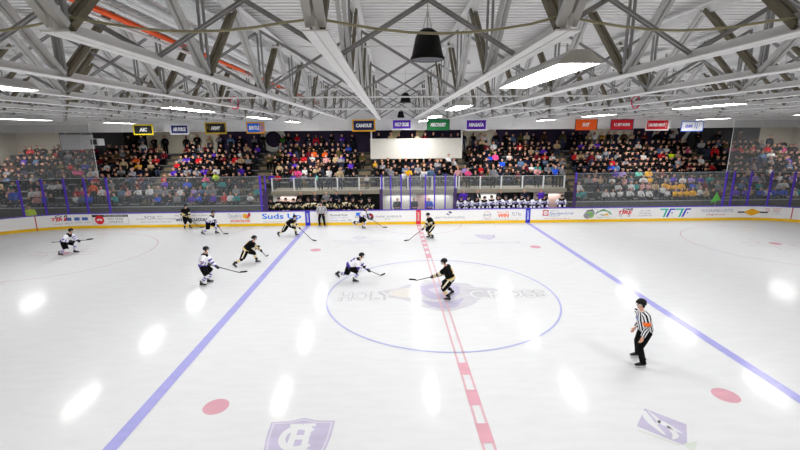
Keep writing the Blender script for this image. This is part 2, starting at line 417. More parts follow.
def a3(f):
    u = -22.95; f.rect(u, .28, u + 2.5, .94, PGREY, 0); f.rect(u + .02, .3, u + 2.48, .92, PWH, 1); f.rect(u, .8, u + 2.5, .96, PBLK, 2)
    f.text('PROUD SUPPORTER OF', u + .85, .83, 1.55, .09, PWH, 3); f.disc(u + .5, .6, .32, PRED, 4); f.disc(u + .5, .6, .26, PRED, 5); f.poly([(u + .28, .62), (u + .5, .7), (u + .72, .62), (u + .6, .5), (u + .5, .62), (u + .38, .5)], PWH, 6)
    f.text('HOLY CROSS', u + 1.05, .59, 1.1, .14, PGREY, 3, .02); f.text('ATHLETICS', u + 1.1, .38, 1.0, .14, PGREY, 3, .02)
ad('boxed athletics advert with a red disc emblem', a3)
def a4(f):
    u = -19.4; f.text('FOX', u + .1, .58, .75, .26, PNAVY, 1, -.01); f.text('ROTHMANN', u - .5, .56, .5, .1, PGREY, 1); f.text('BANK', u + .95, .74, .4, .08, PGREY, 1); f.text('HEALTH COACHES', u + .95, .56, 1.25, .12, PGREY, 1); f.text('EAST SIDE FAMILY MEDICINE', u - .2, .36, 2.1, .1, PLAV, 1)
ad('pale navy FOX advert on white boards', a4)
def a5(f):
    u = -17.2; f.text('REAL ESTATE  COMPLETE SALON', u, .78, 2.3, .1, PGREY, 1); f.text('wine cutters', u, .42, 2.5, .28, PNAVY, 1, .02)
ad('navy lower case lettering advert behind skaters', a5)
def a6(f):
    u = -13.5; f.text("Claudio's", u, .66, .95, .24, PGREY, 1); f.text('RESTAURANT & GRILL', u + .1, .54, .9, .07, PGREY, 1); f.text('WORCESTER', u + .15, .3, 1.4, .18, PORG, 1, .03, .15)
    f.disc(u + 1.2, .75, .17, PYEL, 1); f.disc(u + 1.38, .7, .12, PORG, 2); f.disc(u + 1.5, .84, .09, PMAR, 2, .15); f.rect(u + 1.25, .52, u + 1.5, .57, PLIME, 1)
ad('orange restaurant advert with fruit emblem', a6)
def a7(f):
    u = -11.1; f.text('Suds Up', u, .4, 2.75, .5, PLB, 1, .02); f.rect(u + .05, .28, u + 2.5, .31, PTAN, 1)
ad('large bright blue Suds Up advert', a7)
def vmark(x, m, t, lab):
    f = Flat(); f.rect(x - .17, .0, x + .17, 1.03, m, 0, 1)
    f.text(t, 0, 0, .66, .14, PWH, 1, .02, xform=lambda a, b: (x + .07 - b, .24 + a)); f.build('line_marker', lambda u, v, l: on_boards(u, v, l + 4), boards, lab)
vmark(-BX, PBLUE, 'MERCHANTS', 'blue line marker with white vertical lettering, beside Suds Up advert'); vmark(BX, PBLUE, 'MERCHANTS', 'blue line marker with white vertical lettering, below white team bench'); vmark(0, PRED, 'MERCHANTS', 'red centre line marker with white vertical lettering')
def a8(f):
    u = -6.3; f.text('Plymouth Rock', u, .62, 1.25, .2, PGREY, 1, .02); f.text('THE MORE THAN JUST INSURANCE', u, .5, 1.3, .06, PSTL, 1); f.text('home  auto  life', u + .1, .3, 1.4, .12, PLAV, 1); f.rect(u + 1.85, .68, u + 2.15, .9, PLB, 1); f.text('Shine', u + 1.75, .5, .9, .2, PGREY, 1)
ad('pale insurance advert behind the linesman', a8)
def a9(f):
    u = -3.65; f.disc(u + .2, .6, .24, PBLK, 0); f.poly([(u + .08, .6), (u + .3, .78), (u + .42, .62), (u + .2, .55)], PRED, 1); f.poly([(u + .1, .55), (u + .3, .5), (u + .2, .4)], PWH, 1); f.text('PARK AVENUE', u + .6, .52, 1.85, .14, PGREY, 1); f.text('BANKING', u + 1.25, .38, .4, .07, PGREY, 1)
ad('advert with black and red disc emblem and grey lettering', a9)
def a10(f):
    u = 2.15
    for k, (a, b) in enumerate(((0, 0), (.16, .14))): f.poly([(u + a - .18, .72 + b), (u + a, .6 + b), (u + a + .1, .68 + b), (u + a - .08, .8 + b)], PNAVY if k else PLAV, 1)
    f.text('SAINT VINCENT HOSPITAL', u - 1.0, .4, 2.2, .13, PGREY, 1)
ad('grey hospital advert with a small diamond emblem', a10)
def a11(f):
    u = 4.6; f.ring(u + .35, .6, .24, .26, PROSE, 0, 24); f.text('SHOP IT', u + .05, .54, .6, .13, PGREY, 1, .02); f.text('PLAY  TO', u + 1.05, .74, .85, .12, PORG, 1); f.text('WIN', u + 1.1, .42, .8, .28, PORG, 1, .05); f.text('75.7 fm', u + 2.1, .52, .7, .26, PGREY, 1); f.text('LISTEN NOW FOR YOUR CHANCE TO WIN', u, .27, 2.6, .05, PGREY, 1)
ad('orange WIN advert below the white team bench', a11)
def a12(f):
    u = 8.95; f.rect(u, .5, u + .42, .92, PROSE, 0); f.ring(u + .21, .71, .08, .15, PWH, 1, 20); f.disc(u + .21, .71, .05, PWH, 2); f.text('SISTERS OF', u + .5, .82, .6, .08, PLAV, 1); f.text('Gardenchrist', u + .5, .58, 1.75, .2, PSTL, 1); f.text('Hospitals', u + .5, .42, .8, .13, PLAV, 1); f.text('HEALTH CARE FOR ALL FAMILIES', u + .1, .27, 1.9, .06, PROSE, 1)
ad('pale blue advert with a rose square emblem', a12)
def a13(f):
    u = 12.25; f.poly([(u - .35, .5), (u - .1, .85), (u + .3, .95), (u + .5, .7), (u + .4, .35), (u, .22), (u - .2, .3)], PGREY, 0); f.poly([(u - .1, .68), (u + .2, .76), (u + .32, .66), (u, .6)], PLIME, 1); f.poly([(u + .1, .45), (u + .4, .6), (u + .35, .35)], PLIME, 1); f.text('JUNGLE', u - .12, .8, .5, .1, PBLK, 1, .02); f.disc(u + .1, .34, .08, PTAN, 1)
ad('grey and lime green lizard coloured advert', a13)
def a14(f):
    u = 13.35; pts = [(u - .55, .62), (u - .45, .78), (u, .94), (u + .45, .78), (u + .62, .62)]; f.strip(pts, [(x, y - .13) for x, y in pts], PGRN, 0); f.text('LANDSCAPE', u - .4, .73, .8, .08, PWH, 1, .02); f.poly([(u, .52), (u + .2, .62), (u + .45, .58), (u + .35, .46)], PYEL, 1); f.poly([(u - .25, .6), (u + .05, .5), (u + .15, .44), (u - .1, .48)], PGRN, 1); f.text('CONSTRUCTION', u - .5, .3, 1.05, .07, PGREY, 1)
ad('green arched advert with a yellow leaf', a14)
def a15(f):
    c = 15.05; f.text('CAR', c - .3, .82, .75, .17, PBLK, 1, .03, .3); f.text('TIRE', c - .6, .55, 1.05, .26, PRED, 1, .04, .3)
    for x in (-.4, .2): f.ring(c + x, .45, .05, .09, PGREY, 0, 16)
    for k, t in enumerate(('OIL LUBE', 'FULL SERVICE', 'STATE INSPECTION')): f.text(t, 16.4 - .35 - .05 * k, .74 - .18 * k, .75 + .12 * k, .1, PGREY, 1)
ad('red and black tyre shop advert on the right straight boards', a15)
for u in (17.5, 18.65):
    def a16(f, u=u):
        f.rect(u, .82, u + .62, .92, PTEAL, 0); f.poly([(u + .42, .82), (u + .56, .82), (u + .4, .3), (u + .25, .3)], PTEAL, 0); f.poly([(u + .68, .82), (u + .82, .82), (u + .62, .3), (u + .48, .3)], PBLUE, 1); f.rect(u + .7, .82, u + 1.12, .92, PBLUE, 1); f.disc(u + .9, .6, .05, PBLUE, 1)
    ad('teal and blue 7F logo, ' + ('left of the pair' if u < 18 else 'right of the pair'), a16)
def a17(f):
    u = 20.5; f.text('TELEGRAM&GAZETTE', u, .62, 2.4, .22, PLAV, 1); f.text('telegram.com', u + .45, .36, 1.4, .17, PROSE, 1)
ad('pale newspaper advert with red web address', a17)
def a18(f):
    u = 24.25; f.poly([(u - .6, .6), (u, .88), (u + .6, .6), (u, .32)], PYEL, 0); f.poly([(u - .48, .6), (u, .82), (u + .48, .6), (u, .38)], PTAN, 1); f.rect(u - 1.0, .55, u + 1.0, .65, PBLK, 2); f.rect(u - .06, .66, u + .06, .84, PRED, 2); f.rect(u - .06, .36, u + .06, .52, PRED, 2)
    f.text('MOTORCYCLES', u - .8, .57, 1.6, .06, PTAN, 3)
ad('orange diamond emblem advert with black bar', a18)
def a19(f):
    u = 25.2; f.text('WACHUSETT', u - .15, .82, 1.0, .1, PROSE, 1); f.text('HOCKEY', u - .05, .64, .85, .14, PROSE, 1); f.text('EST. 1970  FINE ICE', u, .5, .9, .07, PLAV, 1)
ad('small rose lettering advert on right corner boards', a19)
for s in (-26.4, 26.65):
    f = Flat(); f.rect(s - .03, .0, s + .03, 1.06, PMAR, 0, 1); f.build('goal_line_marker', lambda u, v, l: on_boards(u, v, l + 4), boards, 'thin red vertical goal line mark')

# ------------------------------------------------------------------ building shell
def struct(name, mb, m, parent=None, label=None):
    o = mb.build(name, m, parent)
    if parent is None: o['kind'] = 'structure'
    if label: o['label'] = label
    return o
m = MB(); m.box(-36, 36, -17.5, 23, -.3, -.012); struct('floor_apron', m, CONC, label='concrete apron slab around the rink')
# roof deck with ribs running across the hall
m = MB(); y = -17.5; zz = 8.86; P = .21; prof = []
while y < 14.5:
    prof += [(y, zz), (y + .02, zz + .12), (y + .09, zz + .12), (y + .11, zz)]; y += P
for x in (-35.0, 35.0): m.v += [(x, a, b) for a, b in prof]
n = len(prof)
for i in range(n - 1): m.face([i, i + 1, n + i + 1, n + i])
struct('ceiling', m, DECK, label='pale grey ribbed metal roof deck')
m = MB(); m.box(-35.2, 35.2, 13.95, 14.25, 7.25, 9.1); struct('wall_far_upper', m, DECK, label='pale wall above the far girder')
m = MB(); m.box(-35.2, 35.2, 14.05, 14.1, 6.66, 7.2); m.box(-35.2, 35.2, 13.95, 14.25, 7.17, 7.25); m.box(-35.2, 35.2, 13.95, 14.25, 6.6, 6.66)
x = -34
while x < 35: m.box(x, x + .03, 13.97, 14.2, 6.66, 7.17); x += 2.26
struct('beam_far_girder', m, STEEL_CHORD, label='pale grey steel girder above the front of the stand')
m = MB(); m.box(-35, 35, 14.25, 22.7, 7.25, 7.35); struct('ceiling_stand', m, GWALL, label='low dark ceiling over the spectator stand')
m = MB(); m.box(-35.2, -35, -17.5, 22.7, -.1, 9.1); struct('wall_left', m, CREAM, label='cream end wall on the left')
m = MB(); m.box(35, 35.2, -17.5, 22.7, -.1, 9.1); struct('wall_right', m, CREAM, label='cream end wall on the right')
m = MB(); m.box(-35.2, 35.2, -17.7, -17.5, -.1, 9.1); struct('wall_near', m, CREAM, label='cream wall behind the viewer')
YB = 22.4
for nm, x0, x1, mm, lb in (('wall_back', -35, -31.2, CREAM, 'cream back wall at the far left'), ('wall_back', -31.2, -25.6, GWALL, 'grey back wall left of the cream section'), ('wall_back', -25.6, -23.6, BLACK, 'black opening in the back wall'), ('wall_back', -23.6, -17.2, CREAM, 'cream back wall on the left'), ('wall_back', -17.2, 4.4, DWALL, 'dark purple back wall'),
                           ('wall_back', 4.4, 7.6, CREAM, 'short cream stretch of back wall'), ('wall_back', 7.6, 16.2, DWALL, 'dark purple back wall on the right'), ('wall_back', 16.2, 20.2, CREAM, 'short pale stretch of back wall'), ('wall_back', 20.2, 25.5, DWALL, 'darkest back wall by the netting'), ('wall_back', 25.5, 32, GWALL, 'grey back wall behind the netting'), ('wall_back', 32, 35, CREAM, 'cream corner of back wall')):
    m = MB(); m.box(x0, x1, YB, YB + .3, 0, 7.25); struct(nm, m, mm, label=lb)
def wall_ring(x, z, r0, r1, a0, a1, lb):
    mb = MB(); N = 24
    for i in range(N):
        a, b = a0 + (a1 - a0) * i / N, a0 + (a1 - a0) * (i + 1) / N
        q = [(x + r * math.cos(t), z + r * math.sin(t)) for r, t in ((r0, a), (r1, a), (r1, b), (r0, b))]
        mb.hexa([(p[0], YB - .06, p[1]) for p in q] + [(p[0], YB, p[1]) for p in q])
    tag(mb.build('wall_letter', OFFW), lb, 'letter')
wall_ring(-12.4, 5.95, .72, 1.15, .25, 2 * PI - .9, 'large white round letter on dark purple wall above left stand')
wall_ring(23.2, 5.9, .75, 1.2, .2, PI, 'white arched letter on the dark wall above right stand')
mb = MB(); q = [(24.3, 5.0), (24.8, 5.0), (25.5, 6.4), (25.4, 6.75)]
mb.hexa([(p[0], YB - .06, p[1]) for p in q] + [(p[0], YB, p[1]) for p in q]); tag(mb.build('wall_letter', OFFW), 'white slanted letter stroke beside the right netting', 'letter')
for x, lb in ((-1.3, 'left of the two'), (0.9, 'right of the two')):
    mb = MB(); q = [(x - .55, 5.9), (x - .05, 5.9), (x + .5, 7.0), (x - .3, 7.05), (x - .5, 6.5)]
    b = [(p[0], YB - .05, p[1]) for p in q] + [(p[0], YB, p[1]) for p in q]; mb.v = b
    mb.face([0, 1, 2, 3, 4]); mb.face([9, 8, 7, 6, 5])
    for i in range(5): mb.face([i, i + 5, (i + 1) % 5 + 5, (i + 1) % 5])
    tag(mb.build('wall_emblem', mat('pale yellow', (238, 226, 178), .7)), 'pale yellow abstract wall emblem behind the white platform, ' + lb, 'emblem')

# ------------------------------------------------------------------ grandstand
def zr(r): return .9 + .43 * r
def yr(r): return 15.0 + .72 * r
AISLES = [(-20.96, -20.03), (-12.96, -11.93), (-4.62, -3.58), (3.9, 4.5), (12.5, 13.4), (24.6, 25.4)]
SECT = [(-34.3, -27.0, 'far left'), (-26.6, -20.96, 'left'), (-20.03, -12.96, 'left middle'), (-11.93, -4.62, 'left centre'), (-3.58, 3.9, 'centre'), (4.5, 12.5, 'right centre'), (13.4, 24.6, 'right'), (25.4, 34.3, 'far right')]
BL, BRR = -10.9, 11.4
def stand(x0, x1, r0, r1, nm, lb):
    mb = MB(); n = 0
    for r in range(r0, r1 + 1): mb.box(x0, x1, yr(r) + (0 if r > r0 else -.1), YB if r == r1 else yr(r + 1), 0 if r0 == 0 else 2.0, zr(r))
    return struct(nm, mb, CONC, label=lb)
stand(-35, BL, 0, 9, 'floor_stand_left', 'stepped concrete stand, left block'); stand(BRR, 35, 0, 9, 'floor_stand_right', 'stepped concrete stand, right block'); stand(BL, BRR, 3, 9, 'floor_stand_centre', 'stepped concrete stand above the benches')
m = MB(); m.box(BL, BRR, 15.2, yr(3), 1.95, 2.22); struct('floor_walkway', m, CONC2, label='pale concrete walkway slab above the benches')
m = MB(); m.box(-35, BL, 14.78, 14.9, 0, 1.2); struct('wall_stand_left', m, CONC, label='low concrete wall in front of the left stand'); m = MB(); m.box(BRR, 35, 14.78, 14.9, 0, 1.2); struct('wall_stand_right', m, CONC, label='low concrete wall in front of the right stand')
for x0, x1, lb in ((-35, BL, 'left'), (BRR, 35, 'right')):
    m = MB(); m.box(x0, x1, 14.76, 14.92, 1.2, 1.26); struct('trim_stand', m, ALU, label='metal capping on the low wall, ' + lb + ' stand')
# aisle stairs
ORD = ['first', 'second', 'third', 'fourth', 'fifth', 'sixth', 'seventh', 'eighth', 'ninth', 'tenth', 'eleventh', 'twelfth', 'thirteenth', 'fourteenth', 'fifteenth', 'sixteenth', 'seventeenth', 'eighteenth', 'nineteenth', 'twentieth']
def ordn(i):
    if i < 20: return ORD[i]
    return 'twenty-' + ORD[i - 20] if i < 29 else ('thirtieth' if i == 29 else 'thirty-' + ORD[i - 30])
for i, (x0, x1) in enumerate(AISLES):
    mb = MB(); r0 = 3 if BL < x0 < BRR else 0
    for r in range(r0, 9): mb.box(x0, x1, yr(r) + .36, yr(r + 1), zr(r) + .002, zr(r) + .215); mb.box(x0, x1, yr(r), yr(r) + .36, zr(r) + .001, zr(r) + .012)
    o = struct('floor_steps', mb, STEP, label='tan aisle stairs, ' + ordn(i) + ' aisle from the left')
# benches on every tread
for si, (x0, x1, nm) in enumerate(SECT):
    lo = 3 if BL < (x0 + x1) / 2 < BRR else 0
    for r in range(lo, 9):
        if nm == 'centre' and r > 5: continue
        t = thing('bleacher_bench', f'grey aluminium bleacher bench in the {ORD[r]} row of the {nm} stand', 'bench', ((x0 + x1) / 2, yr(r) + .56, zr(r)), group='aluminium bleacher benches'); h = (x1 - x0) / 2 - .05
        mb = MB(); mb.box(-h, h, -.13, .14, .38, .42); mb.build('seat_plank', ALU, t)
        for k in range(4): mb = MB(); xx = -h + .3 + (2 * h - .6) * k / 3; mb.box(xx - .03, xx + .03, -.1, .1, .0, .38); mb.build('leg', DARK, t)
# glass guard rail above the benches
def rail(x0, x1, nm):
    t = thing('guard_rail', f'glass guard rail with white posts above the {nm}', 'railing', (x0, 15.3, 2.22)); n = round((x1 - x0) / 1.6); d = (x1 - x0) / n
    for k in range(n + 1):
        mb = MB(); mb.box(k * d - .05, k * d + .05, -.04, .04, 0, .98); mb.build('post', WPOST, t)
        if k < n: mb = MB(); mb.box(k * d + .06, k * d + d - .06, -.008, .008, .08, .93); mb.build('pane', GLASS, t)
    mb = MB(); mb.box(-.05, x1 - x0 + .05, -.03, .03, .94, .99); mb.box(0, x1 - x0, -.015, .015, .05, .08); mb.build('rail', ALU, t)
rail(-10.8, -2.7, 'black team bench'); rail(-2.5, 3.0, 'penalty boxes'); rail(3.2, 11.2, 'white team bench')
# platform wall behind the centre rows
m = MB(); m.box(-3.6, 4.05, 19.3, 19.45, 4.3, 5.9); m.box(-3.62, 4.07, 19.28, 19.47, 5.9, 5.96); struct('wall_platform', m, OFFW, label='cream front wall of the raised platform')
m = MB(); m.box(-3.6, 4.05, 19.45, YB, 4.7, 4.82); struct('floor_platform', m, CONC)
for x, lb in ((-3.5, 'left end'), (4.0, 'right end')):
    m = MB(); m.box(x - .06, x + .06, 19.22, 19.3, 5.4, 7.25); tag(m.build('support_post', STEEL_CHORD), 'grey steel post at the ' + lb + ' of the cream platform', 'post')
# wall behind the benches
m = MB(); m.box(BL, BRR, 15.6, 15.7, 0, 1.96); struct('wall_bench', m, OFFW, label='pale wall behind the benches')
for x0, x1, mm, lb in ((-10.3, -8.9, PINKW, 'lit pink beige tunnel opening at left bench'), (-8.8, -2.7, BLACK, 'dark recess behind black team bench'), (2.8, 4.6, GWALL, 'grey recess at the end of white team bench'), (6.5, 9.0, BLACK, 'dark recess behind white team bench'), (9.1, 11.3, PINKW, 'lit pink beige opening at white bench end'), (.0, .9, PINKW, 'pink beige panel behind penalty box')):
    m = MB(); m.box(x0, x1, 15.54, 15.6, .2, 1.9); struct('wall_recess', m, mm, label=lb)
m = MB(); m.box(9.55, 10.1, 15.48, 15.54, .2, 1.9); struct('door_1', m, BLACK, label='black doorway at white bench end')
m = MB(); m.box(BL, BRR, 13.4, 15.6, 0, .3); m.box(BL, BRR, 14.55, 15.6, .3, .5); struct('floor_bench', m, DARK, label='raised dark floor of the player benches')
for x0, x1, lb in ((-10.6, -2.9, 'black team'), (3.0, 11.0, 'white team')):
    t = thing('player_bench', f'long dark player bench seating the {lb}', 'bench', ((x0 + x1) / 2, 14.25, .3)); h = (x1 - x0) / 2
    mb = MB(); mb.box(-h, h, -.18, .18, .5, .56); mb.build('seat', DARK, t)
    for k in range(6): mb = MB(); xx = -h + .2 + (2 * h - .4) * k / 5; mb.box(xx - .04, xx + .04, -.15, .15, 0, .5); mb.build('leg', BLACK, t)

# ------------------------------------------------------------------ roof trusses
TS = 2.26; TX0 = -.37; ZB = 7.27; ZT = 8.62; Y0 = -11.67; PN = 3.0
NODE_B = [Y0 + PN * i for i in range(9)]; NODE_T = [Y0 - 1.6] + [Y0 + PN * (i + .5) for i in range(8)] + [NODE_B[-1] + 1.55]
def dbl(p, q, w, h, gap, mats=STEEL):
    mb = MB()
    for s in (-1, 1): mb.bar(p, q, w, h, (1, 0, 0), off=s * (w + gap) / 2)
    return mb
meshes = {}
def make_truss(x, label):
    t = thing('roof_truss', label, 'roof truss', (x, 0, ZB), group='parallel steel roof trusses')
    H = ZT - ZB
    mb = MB()
    for s in (-1, 1): mb.box(s * .01 if s > 0 else -.115, .115 if s > 0 else -.01, NODE_B[0] - .12, NODE_B[-1] + .12, 0, .015); mb.box(s * .012 - .008, s * .012 + .008, NODE_B[0] - .12, NODE_B[-1] + .12, .015, .12)
    mb.build('bottom_chord', STEEL_CHORD, t)
    mb = MB()
    for s in (-1, 1): mb.box(s * .01 if s > 0 else -.13, .13 if s > 0 else -.01, NODE_T[0] - .8, NODE_T[-1] + .05, H + .1, H + .12); mb.box(s * .02 - .01, s * .02 + .01, NODE_T[0] - .8, NODE_T[-1] + .05, H - .03, H + .1)
    mb.build('top_chord', STEEL_CHORD, t)
    for i, yb in enumerate(NODE_B):
        for yt in (NODE_T[i], NODE_T[i + 1]):
            end = yt in (NODE_T[0], NODE_T[-1])
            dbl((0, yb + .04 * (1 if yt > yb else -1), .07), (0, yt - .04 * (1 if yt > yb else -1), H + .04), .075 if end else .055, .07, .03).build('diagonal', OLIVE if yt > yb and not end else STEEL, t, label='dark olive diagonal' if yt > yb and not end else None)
        dbl((0, yb, .07), (0, yb, H + .04), .03, .05, .05).build('vertical', BRACEM, t)
        mb = MB(); mb.box(-.012, .012, yb - .16, yb + .16, .03, .2); mb.build('gusset_plate', STEEL, t)
    return t
def tlabel(k):
    if k == -1: return 'pale grey steel roof truss immediately left of the hanging black speakers'
    if k == 0: return 'pale grey steel roof truss immediately right of the hanging black speakers'
    return f'pale grey steel roof truss, {ordn(-k - 1) if k < 0 else ordn(k)} to the {"left" if k < 0 else "right"} of the hanging speakers'
KMIN, KMAX = -13, 12
t0 = make_truss(TX0 + TS * KMIN, tlabel(KMIN))
for k in range(KMIN + 1, KMAX + 1):
    c = copy_tree(t0); c.location.x = TX0 + TS * k; c['label'] = tlabel(k)
# cross bracing between neighbouring trusses
BROW = [-10.17, -5.67, -1.17, 3.33, 7.83, 12.2]
def brace(loc, label):
    t = thing('cross_brace', label, 'brace', loc, group='cross braces between the roof trusses')
    for s in (-1, 1):
        mb = MB(); mb.bar((-s * (TS / 2 - .03), .03 * s, .09), (s * (TS / 2 - .03), .03 * s, ZT - ZB + .02), .055, .03, (0, 1, 0)); mb.bar((-s * (TS / 2 - .03), .03 * s, .09), (s * (TS / 2 - .03), .03 * s, ZT - ZB + .02), .012, .06, (0, 1, 0), off=.02); mb.build('brace_bar', BRACEM, t)
    return t
b0 = None
for k in range(KMIN, KMAX):
    for r, y in enumerate(BROW):
        bay = 'the speaker bay' if k == -1 else f'{ordn(-k - 2) if k < -1 else ordn(k)} bay {"left" if k < -1 else "right"} of speakers'
        lb = f'grey crossed roof brace, {ORD[r]} row from the viewer, {bay}'
        loc = (TX0 + TS * (k + .5), y, ZB)
        if b0 is None: b0 = brace(loc, lb)
        else: c = copy_tree(b0); c.location = loc; c['label'] = lb

# pipes, cable, speakers, lamps
def pipe(name, pts, r, m, label, cat='pipe', n=8, group=None):
    c = V(pts[0]); mb = MB(); mb.tube([V(p) - c for p in pts], r, n); return tag(mb.build(name, m, loc=c, smooth=True), label, cat, group)
pipe('roof_pipe', [(-6.78, -16, 8.42), (-6.78, 13.8, 8.42)], .055, REDP, 'long orange red pipe under the roof deck')
for k, (x, z, r) in enumerate([(-6.5, 8.42, .045), (-7.05, 8.4, .04), (-6.3, 8.56, .07), (-6.11, 8.56, .07)] + [(-5.92 + .075 * j, 8.62, .026) for j in range(9)]):
    lb = ['white pipe just right of the orange red roof pipe', 'white pipe just left of the orange red roof pipe', 'thick white roof pipe, left of the thick pair', 'thick white roof pipe, right of the thick pair'][k] if k < 4 else f'thin white pipe, {ORD[k - 4]} from the left in the bank of nine under the roof'
    pipe('roof_pipe', [(x, -16, z), (x, 9.5 if k > 3 else 13.5, z)], r, PIPEW, lb)
for k, (y, z, r) in enumerate(((-4.4, 8.55, .028), (-.6, 8.4, .03), (2.4, 8.2, .03), (-3.2, 7.42, .022))):
    t = thing('sprinkler_pipe', f'pale grey sprinkler pipe crossing the hall, {ORD[k]} of four', 'pipe', (0, y, z))
    mb = MB(); mb.tube([(-29, 0, 0), (28, 0, 0)], r, 8); mb.build('pipe', STEEL_CHORD, t, smooth=True)
    if k < 3:
        mb = MB()
        for q in range(19):
            mb = MB(); mb.tube([(-27 + 3 * q, 0, 0), (-27 + 3 * q, 0, .18)], .012, 6); mb.tube([(-27 + 3 * q, 0, .179), (-27 + 3 * q, 0, .2)], .03, 8); mb.build('sprinkler_head', STEEL, t)
pipe('roof_pipe', [(-6, 1.6, 7.36), (12, 1.6, 7.36)], .04, PIPEW, 'bright white pipe crossing low between the trusses above centre ice')
pts = []
for k in range(KMIN, KMAX):
    for q in range(8):
        s = q / 8; pts.append((TX0 + TS * (k + s), -11.6, 7.44 - .13 * math.sin(PI * s) - .02 * (k % 2)))
pipe('roof_cable', pts, .012, CABLE, 'olive cable drooping from truss to truss near the viewer', 'cable', 6)
def speaker(loc, s, label):
    t = thing('hanging_speaker', label, 'speaker', loc)
    mb = MB(); mb.lathe([(.215 * s, 0), (.225 * s, .02 * s), (.205 * s, .06 * s), (.16 * s, .27 * s), (.13 * s, .34 * s), (.07 * s, .38 * s), (0.001, .39 * s)], (0, 0, 0), 28); mb.build('shell', BLACK, t, smooth=True)
    mb = MB(); mb.lathe([(.001, .012 * s), (.2 * s, .012 * s), (.214 * s, .002)], (0, 0, 0), 28); mb.build('grille', mat('speaker grille', (92, 92, 100), .6), t, label='grey speaker grille')
    mb = MB(); mb.tube([(0, 0, .39 * s), (.0, 0, 8.8 - loc[2])], .008, 6); mb.tube([(.06, 0, .38 * s), (0, 0, .6 * s)], .006, 6); mb.tube([(-.06, 0, .38 * s), (0, 0, .6 * s)], .006, 6); mb.build('hanger', STEEL, t)
speaker((-1.47, -9.92, 7.33), 1, 'large black bell shaped speaker hanging nearest the viewer'); speaker((-1.34, 1.3, 7.56), 1, 'middle black bell shaped speaker above the far half of the ice'); speaker((-1.3, 10, 7.3), 1, 'small looking black bell shaped speaker hanging farthest, above the purple banner')
LX = [-18.2, -7.84, .06, 7.6, 18.1]; LY = [-9.85, -2.95, 3.7, 10.3]; LN = ['far left', 'left', 'middle', 'right', 'far right']
GLOW2 = mat('stand lamp diffuser', (255, 255, 255), .5, emit=48.)
def lamp(loc, label, w=.46, l=2.5, group='long rectangular ice rink lights', glow=GLOW):
    t = thing('ceiling_light', label, 'light', loc, group=group)
    mb = MB(); w2 = w / 2; l2 = l / 2
    mb.v = [(-w2, -l2, 0), (w2, -l2, 0), (w2, l2, 0), (-w2, l2, 0), (-w2 * .45, -l2, .12), (w2 * .45, -l2, .12), (w2 * .45, l2, .12), (-w2 * .45, l2, .12)]
    for q in ((0, 1, 5, 4), (1, 2, 6, 5), (2, 3, 7, 6), (3, 0, 4, 7), (4, 5, 6, 7)): mb.face(list(q))
    for s in (-1, 1): mb.box(s * w2 - .012, s * w2 + .012, -l2, l2, -.02, .012)
    for s in (-1, 1): mb.box(-w2, w2, s * l2 - .012, s * l2 + .012, -.02, .012)
    mb.build('housing', LAMPW, t)
    mb = MB(); mb.v = [(-w2 + .02, -l2 + .02, -.004), (w2 - .02, -l2 + .02, -.004), (w2 - .02, l2 - .02, -.004), (-w2 + .02, l2 - .02, -.004)]; mb.face([3, 2, 1, 0]); mb.build('diffuser', glow, t, label='glowing white diffuser')
    for s in (-1, 1):
        mb = MB(); mb.tube([(0, s * l2 * .7, .115), (0, s * l2 * .7, .25 if l > 1 else .121)], .012, 6); mb.build('hanger', STEEL, t)
    return t
l0 = None
for i, x in enumerate(LX):
    for j, y in enumerate(LY):
        lb = f'white rectangular rink light in the {LN[i]} line of lights, {ORD[j]} from the viewer'
        loc = (x, y, 7.12)
        if l0 is None: l0 = lamp(loc, lb)
        else: c = copy_tree(l0); c.location = loc; c['label'] = lb
l1 = None
for i, x in enumerate((-31.5, -18.2, -7.84, .06, 7.6, 18.1, 31.5)):
    lb = f'white rectangular light over the stand, {ORD[i]} from the left'
    if l1 is None: l1 = lamp((x, 16.9, 7.0), lb, group='lights over the stand', glow=GLOW2)
    else: c = copy_tree(l1); c.location.x = x; c['label'] = lb
for x, y, z, lb in ((7.93, -5, 7.95, 'small white floodlight hung above the right of centre ice'), (-.09, -5, 8.02, 'small white floodlight hung beside the middle line of lights')):
    t = thing('floodlight', lb, 'light', (x, y, z)); mb = MB(); mb.hexa([(-.1, -.08, 0), (.1, -.08, 0), (.1, .1, .02), (-.1, .1, .02), (-.07, -.05, .1), (.07, -.05, .1), (.07, .07, .1), (-.07, .07, .1)]); mb.build('lamp_head', PIPEW, t)
    mb = MB(); mb.tube([(0, 0, .1), (0, 0, 8.8 - z)], .01, 6); mb.build('hanger', STEEL, t)
for x, z, lb in ((-7.15, 7.42, 'pink coiled hose hung on a truss left of centre'), (6.41, 7.36, 'pink coiled hose hung on a truss right of centre')):
    mb = MB(); mb.tube([(.14 * math.cos(a), .02 * math.sin(3 * a), .2 * math.sin(a)) for a in [2 * PI * q / 20 for q in range(20)]] + [(.14, 0, -.02), (.1, .02, -.2)], .02, 6)
    tag(mb.build('hose_coil', mat('pink hose', (214, 50, 96), .5), loc=(x, -1.25, z), smooth=True), lb, 'hose')
GLOW3 = mat('added strip diffuser', (255, 255, 255), .5, emit=14.)  # unseen lamps added below the slab to brighten the bench walls
for x, lb in ((-9.6, 'unseen strip light added under the walkway above the left bench tunnel'), (-1.3, 'unseen strip light added under the walkway, left penalty box'), (1.5, 'unseen strip light added under the walkway, right penalty box'), (5.5, 'unseen strip light added under the walkway above the white team bench'), (10.2, 'unseen strip light added under the walkway above the right bench doorway')):
    lamp((x, 15.38, 1.83), lb, 1.6 if abs(x) > 3 else 2.0, .12, 'added strip lights under the walkway', GLOW3)
